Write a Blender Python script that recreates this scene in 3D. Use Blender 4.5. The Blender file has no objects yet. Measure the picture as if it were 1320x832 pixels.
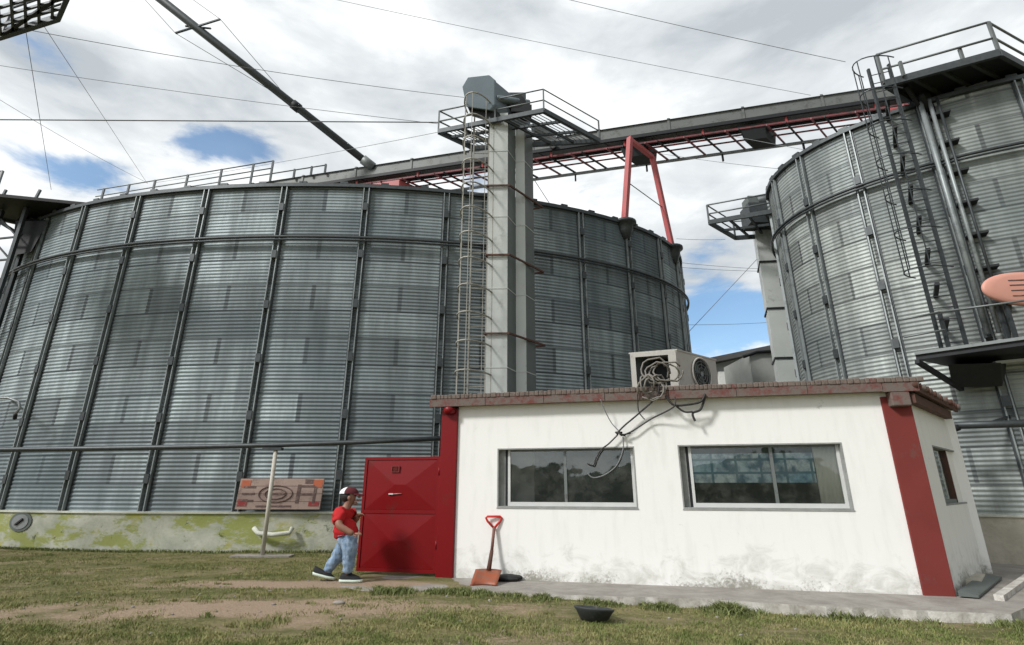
import bpy, math, random
import numpy as np
from mathutils import Vector, Matrix, noise

random.seed(7)
S = bpy.context.scene
COL = S.collection
R = math.radians

# ------------------------------------------------------------------ camera
EYE = 1.65
PITCH = R(17.8)
cam_d = bpy.data.cameras.new('camera'); cam = bpy.data.objects.new('camera', cam_d); COL.objects.link(cam)
cam_d.sensor_width = 36; cam_d.lens = 36 * 665 / 1320
cam_d.clip_start = 0.05; cam_d.clip_end = 3000
cam.location = (0, 0, EYE); cam.rotation_euler = (R(90) + PITCH, 0, 0)
S.camera = cam

# ------------------------------------------------------------------ light and sky
SUN_EL, SUN_AZ = R(39), R(237)          # sun behind and well left of the camera (azimuth clockwise from +Y)
S.view_settings.view_transform = 'Standard'; S.view_settings.look = 'None'
S.view_settings.exposure = 0.25; S.view_settings.gamma = 1; S.view_settings.use_curve_mapping = False
sd = bpy.data.lights.new('sun', 'SUN'); sd.energy = 2.5; sd.angle = R(9); sd.color = (1, .975, .94)
sun = bpy.data.objects.new('sun', sd); COL.objects.link(sun)
sdir = Vector((math.sin(SUN_AZ) * math.cos(SUN_EL), math.cos(SUN_AZ) * math.cos(SUN_EL), math.sin(SUN_EL)))
sun.rotation_euler = sdir.to_track_quat('Z', 'Y').to_euler()

W = bpy.data.worlds.new('World'); S.world = W; W.use_nodes = True
nt = W.node_tree; nt.nodes.clear()
def N(t, **k):
    n = nt.nodes.new(t)
    for a, b in k.items(): setattr(n, a, b)
    return n
def wmath(op, a, b=None, clamp=False):
    n = N('ShaderNodeMath', operation=op); n.use_clamp = clamp
    for i, v in enumerate((a, b)):
        if v is None: continue
        if isinstance(v, (int, float)): n.inputs[i].default_value = v
        else: nt.links.new(v, n.inputs[i])
    return n.outputs[0]
geo = N('ShaderNodeTexCoord')
sky = N('ShaderNodeTexSky', sky_type='NISHITA'); sky.sun_disc = False
sky.sun_elevation = SUN_EL; sky.sun_rotation = SUN_AZ
def wnoise(scale, det, rough=.55, loc=(0, 0, 0), zs=2.2, dist=0.0):
    m = N('ShaderNodeMapping'); m.inputs['Scale'].default_value = (1, 1, zs); m.inputs['Location'].default_value = loc
    nt.links.new(geo.outputs['Generated'], m.inputs[0])
    n = N('ShaderNodeTexNoise'); n.inputs['Scale'].default_value = scale; n.inputs['Detail'].default_value = det
    n.inputs['Roughness'].default_value = rough; n.inputs['Distortion'].default_value = dist
    nt.links.new(m.outputs[0], n.inputs['Vector']); return n.outputs[0]
def wray(u, v):
    X = (u - 660) / 665; Y = (416 - v) / 665
    return Vector((X, math.cos(PITCH) - Y * math.sin(PITCH), math.sin(PITCH) + Y * math.cos(PITCH))).normalized()
# openings in the cloud cover: direction, angular width in degrees, strength
gaps = [(250, 190, 2.0, .32), (290, 184, 2.6, .42), (330, 190, 2.0, .30), (60, 210, 2.2, .20), (110, 232, 2.6, .22), (30, 62, 2.4, .18),
        (75, 76, 2.2, .18), (600, 248, 3, .26), (730, 264, 3.4, .30), (925, 432, 5.0, .60), (905, 385, 3.6, .34), (905, 322, 2.2, .30), (955, 400, 2.8, .28)]
tot = None
for (u, v, wd, st) in gaps:
    d = wray(u, v)
    vm = N('ShaderNodeVectorMath', operation='SUBTRACT'); nt.links.new(geo.outputs['Generated'], vm.inputs[0]); vm.inputs[1].default_value = d
    sc_ = N('ShaderNodeVectorMath', operation='MULTIPLY'); nt.links.new(vm.outputs[0], sc_.inputs[0]); sc_.inputs[1].default_value = (.75, .75, 1.55)
    ln = N('ShaderNodeVectorMath', operation='LENGTH'); nt.links.new(sc_.outputs[0], ln.inputs[0])
    q = wmath('DIVIDE', ln.outputs['Value'], R(wd)); q = wmath('MULTIPLY', q, q)
    g = wmath('MULTIPLY', wmath('POWER', 2.718, wmath('MULTIPLY', q, -.6)), st)
    tot = g if tot is None else wmath('ADD', tot, g)
n1 = wnoise(5.0, 8, .6, (3.1, .4, 1.7), 2.6, .35)
n2 = wnoise(2.0, 5, .55, (.3, 5.4, 2.7), 2.8, .2)
n3 = wnoise(9.0, 6, .6, (7.3, 1.4, .7), 2.2, .3)
cover = wmath('SUBTRACT', wmath('ADD', wmath('MULTIPLY', n1, 1.15), wmath('MULTIPLY', n3, .45)), tot)
ramp = N('ShaderNodeMapRange'); ramp.interpolation_type = 'SMOOTHSTEP'
ramp.inputs['From Min'].default_value = .26; ramp.inputs['From Max'].default_value = .56; ramp.inputs['To Min'].default_value = .12
nt.links.new(cover, ramp.inputs['Value'])
dark = None      # heavier grey wisps inside the cloud cover
for (u, v, wd, st) in ((30, 62, 2.2, .16), (62, 72, 2.2, .16), (110, 84, 1.6, .09), (210, 128, 3.0, .09), (285, 150, 3.4, .07), (900, 20, 9, .04), (1150, 40, 9, .03)):
    d = wray(u, v); vm = N('ShaderNodeVectorMath', operation='SUBTRACT'); nt.links.new(geo.outputs['Generated'], vm.inputs[0]); vm.inputs[1].default_value = d
    sc_ = N('ShaderNodeVectorMath', operation='MULTIPLY'); nt.links.new(vm.outputs[0], sc_.inputs[0]); sc_.inputs[1].default_value = (.75, .75, 1.7)
    ln = N('ShaderNodeVectorMath', operation='LENGTH'); nt.links.new(sc_.outputs[0], ln.inputs[0])
    q = wmath('DIVIDE', ln.outputs['Value'], R(wd)); g = wmath('MULTIPLY', wmath('POWER', 2.718, wmath('MULTIPLY', wmath('MULTIPLY', q, q), -.6)), st)
    dark = g if dark is None else wmath('ADD', dark, g)
cr = N('ShaderNodeValToRGB')
e = cr.color_ramp.elements
e[0].position = .33; e[0].color = (.46, .50, .535, 1)
e[1].position = .57; e[1].color = (.97, .985, .985, 1)
m_ = cr.color_ramp.elements.new(.48); m_.color = (.72, .755, .775, 1)
nt.links.new(wmath('SUBTRACT', wmath('ADD', wmath('MULTIPLY', n2, .62), wmath('MULTIPLY', n1, .38)), dark), cr.inputs[0])
# added dimming of the unseen sky behind right, shading the left silo's right side
dt = N('ShaderNodeVectorMath', operation='DOT_PRODUCT'); nt.links.new(geo.outputs['Generated'], dt.inputs[0]); dt.inputs[1].default_value = Vector((.80, -.58, .10)).normalized()
sky_dim = N('ShaderNodeMapRange'); sky_dim.interpolation_type = 'SMOOTHSTEP'; sky_dim.inputs['From Min'].default_value = .25; sky_dim.inputs['From Max'].default_value = .85; sky_dim.inputs['To Min'].default_value = 1.0; sky_dim.inputs['To Max'].default_value = .45
nt.links.new(dt.outputs['Value'], sky_dim.inputs['Value'])
cl_ = N('ShaderNodeVectorMath', operation='SCALE'); nt.links.new(cr.outputs[0], cl_.inputs[0]); nt.links.new(sky_dim.outputs[0], cl_.inputs['Scale'])
skb = N('ShaderNodeVectorMath', operation='MULTIPLY'); nt.links.new(sky.outputs[0], skb.inputs[0]); skb.inputs[1].default_value = (.115, .145, .155)
mix = N('ShaderNodeMix', data_type='RGBA'); nt.links.new(ramp.outputs[0], mix.inputs['Factor'])
nt.links.new(skb.outputs[0], mix.inputs['A']); nt.links.new(cl_.outputs[0], mix.inputs['B'])
bg = N('ShaderNodeBackground'); nt.links.new(mix.outputs['Result'], bg.inputs[0]); bg.inputs[1].default_value = 1.0
wo = N('ShaderNodeOutputWorld'); nt.links.new(bg.outputs[0], wo.inputs[0])

# ------------------------------------------------------------------ measuring helpers (sight lines taken from the photograph)
def ray(u, v):
    X = (u - 660) / 665; Y = (416 - v) / 665
    return Vector((X, math.cos(PITCH) - Y * math.sin(PITCH), math.sin(PITCH) + Y * math.cos(PITCH)))
def on_level(u, v, z=0.0):
    r = ray(u, v); return Vector((0, 0, EYE)) + r * ((z - EYE) / r.z)
def at_depth(u, v, y):
    r = ray(u, v); return Vector((0, 0, EYE)) + r * (y / r.y)
def on_plane(u, v, p0, d):
    r = ray(u, v); n = Vector((-d[1], d[0])); t = n.dot(Vector(p0[:2])) / n.dot(r.xy)
    return Vector((0, 0, EYE)) + r * t

# ------------------------------------------------------------------ materials
class Mat:
    def __init__(s, name):
        s.m = bpy.data.materials.new(name); s.m.use_nodes = True; s.nt = s.m.node_tree
        s.b = s.nt.nodes['Principled BSDF']; s.out = s.nt.nodes['Material Output']
    def n(s, t, **k):
        x = s.nt.nodes.new(t)
        for a, b in k.items(): setattr(x, a, b)
        return x
    def l(s, a, b): s.nt.links.new(a, b)
    def coord(s, which='Object', scale=(1, 1, 1)):
        if which == 'World':
            c = s.n('ShaderNodeNewGeometry').outputs['Position']
        else: c = s.n('ShaderNodeTexCoord').outputs[which]
        m = s.n('ShaderNodeMapping'); m.inputs['Scale'].default_value = scale; s.l(c, m.inputs[0]); return m.outputs[0]
    def noise(s, scale, det=5, rough=.6, which='World', st=(1, 1, 1), dist=0):
        x = s.n('ShaderNodeTexNoise'); x.inputs['Scale'].default_value = scale; x.inputs['Detail'].default_value = det
        x.inputs['Roughness'].default_value = rough; x.inputs['Distortion'].default_value = dist
        s.l(s.coord(which, st), x.inputs['Vector']); return x.outputs[0]
    def ramp(s, f, a, b, lo=0., hi=1.):
        x = s.n('ShaderNodeMapRange'); x.inputs['From Min'].default_value = a; x.inputs['From Max'].default_value = b
        x.inputs['To Min'].default_value = lo; x.inputs['To Max'].default_value = hi; s.l(f, x.inputs['Value']); return x.outputs[0]
    def mix(s, f, a, b, mode='MIX'):
        x = s.n('ShaderNodeMix', data_type='RGBA', blend_type=mode)
        for k, v in (('Factor', f), ('A', a), ('B', b)):
            i = x.inputs[k]
            if isinstance(v, (int, float)): i.default_value = v
            elif isinstance(v, tuple): i.default_value = (*v[:3], 1)
            else: s.l(v, i)
        return x.outputs['Result']
    def mth(s, op, a, b):
        x = s.n('ShaderNodeMath', operation=op)
        for i, v in enumerate((a, b)):
            if isinstance(v, (int, float)): x.inputs[i].default_value = v
            else: s.l(v, x.inputs[i])
        return x.outputs[0]
    def col(s, c):
        if isinstance(c, tuple): s.b.inputs['Base Color'].default_value = (*c, 1)
        else: s.l(c, s.b.inputs['Base Color'])
    def bump(s, h, strength=.3, dist=.02):
        x = s.n('ShaderNodeBump'); x.inputs['Strength'].default_value = strength; x.inputs['Distance'].default_value = dist
        s.l(h, x.inputs['Height']); s.l(x.outputs[0], s.b.inputs['Normal'])
    def set(s, rough=.6, metal=0., spec=.5):
        s.b.inputs['Roughness'].default_value = rough; s.b.inputs['Metallic'].default_value = metal
        s.b.inputs['Specular IOR Level'].default_value = spec; return s.m

def painted(name, c, worn, amount=.55, rough=.5, metal=0., scale=6, bump=.15):
    """paint or metal with blotchy wear"""
    M = Mat(name); a = M.noise(scale, 8, .7); g = M.noise(scale * 5, 4, .6)
    f = M.ramp(M.mth('ADD', M.mth('MULTIPLY', a, .75), M.mth('MULTIPLY', g, .25)), amount, amount + .14)
    base = M.mix(M.ramp(M.noise(scale * .4, 4), .35, .65, 0, .35), c, tuple(x * .7 for x in c))
    M.col(M.mix(f, base, worn)); M.bump(g, bump, .01); return M.set(rough, metal)

def silo_metal(name, base, rib_w, row_h, phase, streak):
    M = Mat(name)
    uv = M.n('ShaderNodeTexCoord').outputs['UV']
    mp = M.n('ShaderNodeMapping'); mp.inputs['Location'].default_value = (phase, 0, 0); M.l(uv, mp.inputs[0])
    br = M.n('ShaderNodeTexBrick'); br.offset = .5; br.offset_frequency = 2; br.squash = 1
    M.l(mp.outputs[0], br.inputs['Vector']); br.inputs['Scale'].default_value = 1
    br.inputs['Brick Width'].default_value = rib_w; br.inputs['Row Height'].default_value = row_h
    br.inputs['Mortar Size'].default_value = .030; br.inputs['Mortar Smooth'].default_value = .4; br.inputs['Bias'].default_value = 0
    br.inputs['Color1'].default_value = (.66, .66, .67, 1); br.inputs['Color2'].default_value = (1.34, 1.34, 1.32, 1); br.inputs['Mortar'].default_value = (.30, .30, .31, 1)
    # weather streaks running down the sheets, spangle and stains
    ms = M.n('ShaderNodeMapping'); ms.inputs['Scale'].default_value = (2.6, .12, 1); M.l(uv, ms.inputs[0])
    st = M.n('ShaderNodeTexNoise'); st.inputs['Scale'].default_value = 1.0; st.inputs['Detail'].default_value = 7; st.inputs['Roughness'].default_value = .65; M.l(ms.outputs[0], st.inputs['Vector'])
    mc = M.n('ShaderNodeMapping'); mc.inputs['Scale'].default_value = (.25, .22, 1); M.l(uv, mc.inputs[0])
    cl = M.n('ShaderNodeTexNoise'); cl.inputs['Scale'].default_value = 1.3; cl.inputs['Detail'].default_value = 5; M.l(mc.outputs[0], cl.inputs['Vector'])
    v = M.mix(1.0, base, br.outputs['Color'], 'MULTIPLY')
    v = M.mix(M.ramp(st.outputs[0], .42, .60, 0, streak), v, tuple(x * .45 for x in base))
    v = M.mix(M.ramp(st.outputs[0], .38, .22, 0, .6), v, tuple(min(1, x * 1.9) for x in base))
    v = M.mix(M.ramp(cl.outputs[0], .46, .66, 0, .62), v, (base[0] * .34, base[1] * .40, base[2] * .44))
    v = M.mix(M.ramp(M.noise(60, 2), .3, .7, 0, .25), v, tuple(x * .7 for x in base))
    M.col(v); M.b.inputs['Metallic'].default_value = .6
    M.l(M.ramp(st.outputs[0], .3, .7, .58, .78), M.b.inputs['Roughness'])
    return M.m

def stucco():
    M = Mat('white_painted_stucco')
    pos = M.n('ShaderNodeNewGeometry').outputs['Position']; sx = M.n('ShaderNodeSeparateXYZ'); M.l(pos, sx.inputs[0])
    low = M.mth('MULTIPLY', M.ramp(sx.outputs['Z'], .75, -.02), M.ramp(M.noise(.7, 4, .6), .38, .62, .62, 1.12))
    n = M.noise(2.4, 9, .7, st=(1, 1, 1.4), dist=.6); fine = M.noise(18, 6, .7); run = M.noise(3.2, 6, .6, st=(2.2, 2.2, .35))
    c = M.mix(M.ramp(run, .50, .70, 0, .24), (.90, .90, .88), (.66, .67, .64))
    c = M.mix(M.ramp(M.mth('MULTIPLY', n, M.ramp(sx.outputs['Z'], 1.5, 0, .25, 1)), .38, .58, 0, .7), c, (.50, .50, .45))
    c = M.mix(M.ramp(M.mth('ADD', M.mth('MULTIPLY', low, .55), M.mth('MULTIPLY', fine, .6)), .70, .84, 0, .85), c, (.25, .24, .20))
    c = M.mix(M.ramp(M.noise(3.1, 9, .8, dist=.5), .64, .70, 0, .6), c, (.45, .45, .40))
    M.col(c); M.bump(M.mth('ADD', fine, n), .16, .015); return M.set(.85)

def concrete(name, c, d, moss=None, scale=1.2):
    M = Mat(name); n = M.noise(scale, 9, .7, dist=.4); f = M.noise(scale * 12, 6, .7)
    v = M.mix(M.ramp(n, .38, .64), c, d)
    v = M.mix(M.ramp(f, .5, .75, 0, .5), v, tuple(x * .6 for x in c))
    if moss:
        k = M.noise(.9, 9, .75, dist=.15, st=(1, 1, 2.2))
        v = M.mix(M.ramp(k, .49, .56, 0, .85), v, moss)
        v = M.mix(M.ramp(M.noise(2.6, 9, .75, dist=.2), .60, .66, 0, .95), v, (.07, .085, .03))
        v = M.mix(M.ramp(M.noise(1.1, 6, .6), .58, .68, 0, .7), v, (.40, .37, .06))
    M.col(v); M.bump(f, .4, .03); return M.set(.9)

def plain(name, c, rough=.5, metal=0., var=.35, scale=9):
    M = Mat(name); M.col(M.mix(M.ramp(M.noise(scale, 6, .7), .35, .7, 0, var * 2), c, tuple(x * .5 for x in c))); return M.set(rough, metal)

MT = {}
MT['dark_steel'] = plain('dark_galvanised_steel', (.075, .085, .09), .5, .5)
MT['rib'] = painted('stiffener_steel', (.31, .345, .35), (.14, .16, .16), .5, .5, .4, 2.5)
MT['grey_steel'] = painted('grey_galvanised_steel', (.30, .32, .33), (.14, .14, .13), .55, .5, .45, 4)
MT['conveyor_steel'] = painted('weathered_conveyor_steel', (.17, .18, .175), (.09, .09, .085), .52, .6, .3, 3)
MT['rail'] = painted('rail_steel', (.20, .22, .22), (.10, .10, .10), .55, .5, .4, 4)
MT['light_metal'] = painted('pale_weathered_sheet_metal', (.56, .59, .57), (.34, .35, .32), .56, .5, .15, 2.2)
MT['dull_shade_metal'] = painted('dull_and_shaded_sheet_metal', (.13, .15, .145), (.08, .09, .085), .55, .55, .2, 3)  # dull metal parts; on the elevator casings, shade painted onto their sides
MT['head'] = painted('blue_grey_sheet_metal', (.17, .21, .235), (.10, .12, .13), .58, .45, .4, 3)
MT['black'] = plain('blackened_steel', (.02, .022, .025), .6, .3)
MT['red_steel'] = painted('faded_red_steel', (.42, .085, .085), (.26, .12, .11), .55, .5, .0, 3)
MT['dark_red_steel'] = painted('grimy_red_steel', (.24, .065, .075), (.07, .05, .05), .48, .6, .0, 3)
MT['door_red'] = painted('glossy_red_paint', (.20, .003, .006), (.12, .022, .016), .55, .40, 0, 2.2, .10)
MT['door_red'].node_tree.nodes['Principled BSDF'].inputs['Specular IOR Level'].default_value = .28
MT['pillar_red'] = painted('matt_red_masonry_paint', (.20, .030, .025), (.14, .06, .05), .56, .8, 0, 3.5)
MT['fascia'] = painted('weathered_red_roof_edge', (.17, .058, .05), (.16, .135, .12), .40, .9, 0, 5, .6)
MT['tile'] = painted('mossy_grey_tile', (.19, .15, .13), (.10, .08, .07), .5, .95, 0, 12, .8)
MT['stucco'] = stucco()
MT['base'] = concrete('mossy_silo_base', (.52, .52, .44), (.34, .36, .29), (.27, .30, .055))
MT['base_clean'] = concrete('pale_silo_base', (.55, .52, .44), (.40, .37, .30))
MT['ledge'] = concrete('silo_base_ledge', (.66, .67, .60), (.46, .48, .40))
MT['apron'] = concrete('grey_concrete', (.33, .31, .28), (.22, .20, .18), None, 2.2)
MT['apron_side'] = concrete('chipped_concrete_edge', (.66, .64, .60), (.34, .31, .27), None, 4)
MT['frame'] = painted('white_aluminium', (.66, .67, .66), (.38, .38, .37), .60, .4, 0, 5)
MT['reveal'] = concrete('grey_window_reveal', (.36, .37, .36), (.26, .27, .26), None, 3)
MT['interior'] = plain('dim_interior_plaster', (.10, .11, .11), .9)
MT['curtain'] = plain('pale_beige_curtain', (.78, .76, .68), .9, 0, .08)
MT['basin'] = painted('grey_black_rubber', (.035, .04, .04), (.09, .095, .09), .5, .7, 0, 6)
MT['rubber'] = plain('black_rubber', (.018, .02, .02), .65)
MT['cable'] = plain('black_cable', (.03, .028, .028), .6)
MT['pale_cable'] = plain('grey_dusty_cable', (.24, .225, .20), .8)
MT['wire'] = plain('aged_wire', (.22, .23, .24), .6)
MT['cage'] = painted('pale_cage_steel', (.38, .37, .33), (.22, .20, .17), .52, .6, .2, 6)
MT['cream'] = painted('cream_appliance_paint', (.48, .465, .43), (.28, .26, .23), .55, .5, 0, 6)
MT['rust'] = painted('rusty_brown_steel', (.11, .05, .035), (.05, .03, .025), .5, .8, 0, 8)
MT['orange'] = painted('orange_red_blade', (.30, .075, .03), (.17, .10, .07), .50, .5, 0, 10)
MT['shovel_grip'] = painted('red_plastic', (.60, .03, .02), (.4, .05, .04), .65, .4, 0, 10)
MT['shaft'] = painted('worn_brown_shaft', (.20, .09, .07), (.30, .24, .20), .55, .7, 0, 12)
MT['salmon'] = painted('salmon_plastic', (.68, .33, .26), (.52, .20, .15), .60, .55, 0, 2.5)
MT['shed_wall'] = plain('pale_shed_cladding', (.42, .43, .41), .8, 0, .3, .6)
MT['shed_white'] = plain('white_shed_sheet', (.78, .78, .75), .7, 0, .1)
MT['shed_roof'] = plain('grey_shed_roof', (.10, .10, .10), .8, 0, .3, .6)
MT['pole'] = painted('peeling_white_pole', (.58, .55, .48), (.28, .20, .13), .56, .7, 0, 8)
MT['signboard'] = painted('faded_pink_board', (.42, .31, .27), (.24, .17, .15), .50, .8, 0, 5)
MT['sign_red'] = painted('faded_red_lettering', (.34, .05, .05), (.30, .17, .15), .50, .8, 0, 8)
MT['sign_orange'] = painted('faded_orange_patch', (.50, .13, .06), (.36, .18, .14), .52, .8, 0, 8)
MT['sign_dark'] = painted('dark_grimy_lettering', (.14, .09, .085), (.30, .21, .19), .50, .8, 0, 8)
MT['skin'] = plain('skin', (.30, .15, .10), .55, 0, .12)
MT['hair'] = plain('dark_hair', (.015, .012, .01), .7)
MT['shirt'] = plain('red_cotton', (.50, .008, .012), .85, 0, .2, 14)
MT['maroon'] = plain('maroon_cotton', (.10, .008, .015), .85, 0, .2, 14)
MT['white_cloth'] = plain('white_cotton', (.80, .80, .80), .8, 0, .05)
MT['sole'] = plain('pale_rubber_sole', (.62, .72, .62), .6, 0, .1)
MT['shoe'] = plain('black_shoe_fabric', (.012, .013, .016), .8)
def jeans():
    M = Mat('washed_blue_denim'); n = M.noise(14, 6, .7, st=(1, 1, .5))
    M.col(M.mix(M.ramp(n, .36, .64), (.12, .20, .32), (.33, .43, .55))); M.bump(n, .7, .03); return M.set(.9)
MT['jeans'] = jeans()
CLOTH = {'shirt': .018, 'jeans': .016}
def glass():
    M = Mat('window_glass'); M.nt.nodes.remove(M.b)
    t = M.n('ShaderNodeBsdfTransparent'); t.inputs[0].default_value = (.95, .98, .975, 1)
    g = M.n('ShaderNodeBsdfGlossy'); g.inputs['Roughness'].default_value = .025; g.inputs[0].default_value = (.85, .92, .92, 1)
    fr = M.n('ShaderNodeFresnel'); fr.inputs[0].default_value = 1.45
    b = M.n('ShaderNodeBump'); b.inputs['Strength'].default_value = .10; b.inputs['Distance'].default_value = .05; M.l(M.noise(1.6, 2), b.inputs['Height'])
    M.l(b.outputs[0], g.inputs['Normal'])
    x = M.n('ShaderNodeMixShader'); M.l(M.ramp(fr.outputs[0], 0, 1, .12, 1), x.inputs[0]); M.l(t.outputs[0], x.inputs[1]); M.l(g.outputs[0], x.inputs[2])
    # dust film
    df = M.n('ShaderNodeBsdfDiffuse'); df.inputs[0].default_value = (.45, .45, .40, 1)
    y = M.n('ShaderNodeMixShader'); M.l(M.ramp(M.noise(3, 7, .7), .45, .8, .02, .16), y.inputs[0]); M.l(x.outputs[0], y.inputs[1]); M.l(df.outputs[0], y.inputs[2])
    M.l(y.outputs[0], M.out.inputs[0]); return M.m
MT['glass'] = glass()
def blue_grid():
    M = Mat('pale_blue_grid'); uv = M.coord('World', (1, 1, 1))
    br = M.n('ShaderNodeTexBrick'); br.offset = 0
    sx = M.n('ShaderNodeSeparateXYZ'); M.l(uv, sx.inputs[0]); cb = M.n('ShaderNodeCombineXYZ'); M.l(sx.outputs[0], cb.inputs[0]); M.l(sx.outputs[2], cb.inputs[1])
    M.l(cb.outputs[0], br.inputs['Vector']); br.inputs['Scale'].default_value = 1; br.inputs['Brick Width'].default_value = .42; br.inputs['Row Height'].default_value = .24
    br.inputs['Mortar Size'].default_value = .022; br.inputs['Color1'].default_value = (.42, .68, .82, 1); br.inputs['Color2'].default_value = (.92, .97, .97, 1); br.inputs['Mortar'].default_value = (.16, .30, .36, 1)
    M.col(M.mix(M.ramp(M.noise(5, 5), .4, .62), br.outputs[0], (.10, .22, .32))); return M.set(.8)
MT['blue_grid'] = blue_grid()

DIRT = on_level(300, 785)
def bare(x, y):
    """0 = turf, 1 = bare earth; the same shape is used by the ground material and the grass"""
    d1 = math.exp(-(((x - DIRT.x) / 3.0) ** 2 + ((y - DIRT.y) / .62) ** 2))
    d2 = math.exp(-(((x + 3.6) / 2.2) ** 2 + ((y - 10.25) / .34) ** 2)) * 1.2
    d3 = math.exp(-(((x - 1.5) / 5.0) ** 2 + ((y - 6.9) / .45) ** 2)) * .1
    return max(d1, d2, d3)
def ground_mat():
    M = Mat('worn_turf_and_earth')
    pos = M.n('ShaderNodeNewGeometry').outputs['Position']; s = M.n('ShaderNodeSeparateXYZ'); M.l(pos, s.inputs[0])
    def blob(cx, cy, wx, wy, k):
        a = M.mth('DIVIDE', M.mth('SUBTRACT', s.outputs[0], cx), wx); b = M.mth('DIVIDE', M.mth('SUBTRACT', s.outputs[1], cy), wy)
        q = M.mth('ADD', M.mth('MULTIPLY', a, a), M.mth('MULTIPLY', b, b))
        return M.mth('MULTIPLY', M.mth('POWER', 2.718, M.mth('MULTIPLY', q, -1.)), k)
    d = M.mth('MAXIMUM', M.mth('MAXIMUM', blob(DIRT.x, DIRT.y, 3.0, .62, 1), blob(-3.6, 10.25, 2.2, .34, 1.2)), blob(1.5, 6.9, 5, .45, .12))
    n = M.noise(1.1, 9, .72, st=(.55, 1, 1), dist=.3); f = M.noise(14, 8, .75); g = M.noise(45, 4, .7)
    k = M.mth('ADD', M.mth('ADD', M.mth('MULTIPLY', d, .30), M.mth('MULTIPLY', n, .85)), M.mth('MULTIPLY', f, .45))
    turf = M.mix(M.ramp(M.noise(1.3, 8, .75, st=(.4, 1, 1)), .40, .58), (.14, .155, .05), (.34, .29, .14))
    turf = M.mix(M.ramp(f, .35, .7), turf, (.09, .095, .04))
    earth = M.mix(M.ramp(g, .35, .7), (.50, .38, .28), (.28, .20, .14))
    c = M.mix(M.ramp(k, .66, .82), turf, earth)
    M.col(c); M.bump(M.mth('ADD', f, g), .8, .05); return M.set(.95, 0, .2)
MT['ground'] = ground_mat()
def grass_mat():
    M = Mat('grass_blades'); n = M.noise(2.4, 6, .7); f = M.noise(30, 2)
    c = M.mix(M.ramp(n, .40, .62), (.14, .18, .05), (.36, .32, .15))
    c = M.mix(M.ramp(f, .45, .7, 0, .7), c, (.20, .24, .085)); M.col(c); M.b.inputs['Transmission Weight'].default_value = 0; return M.set(.8, 0, .2)
MT['grass'] = grass_mat()
MT['scrub'] = plain('dark_scrub_foliage', (.06, .085, .055), .9)
def weed_mat():
    M = Mat('green_weed_leaves'); f = M.noise(20, 3); M.col(M.mix(M.ramp(f, .35, .65), (.09, .12, .035), (.22, .24, .09))); return M.set(.7, 0, .3)
MT['weed'] = weed_mat()

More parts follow.
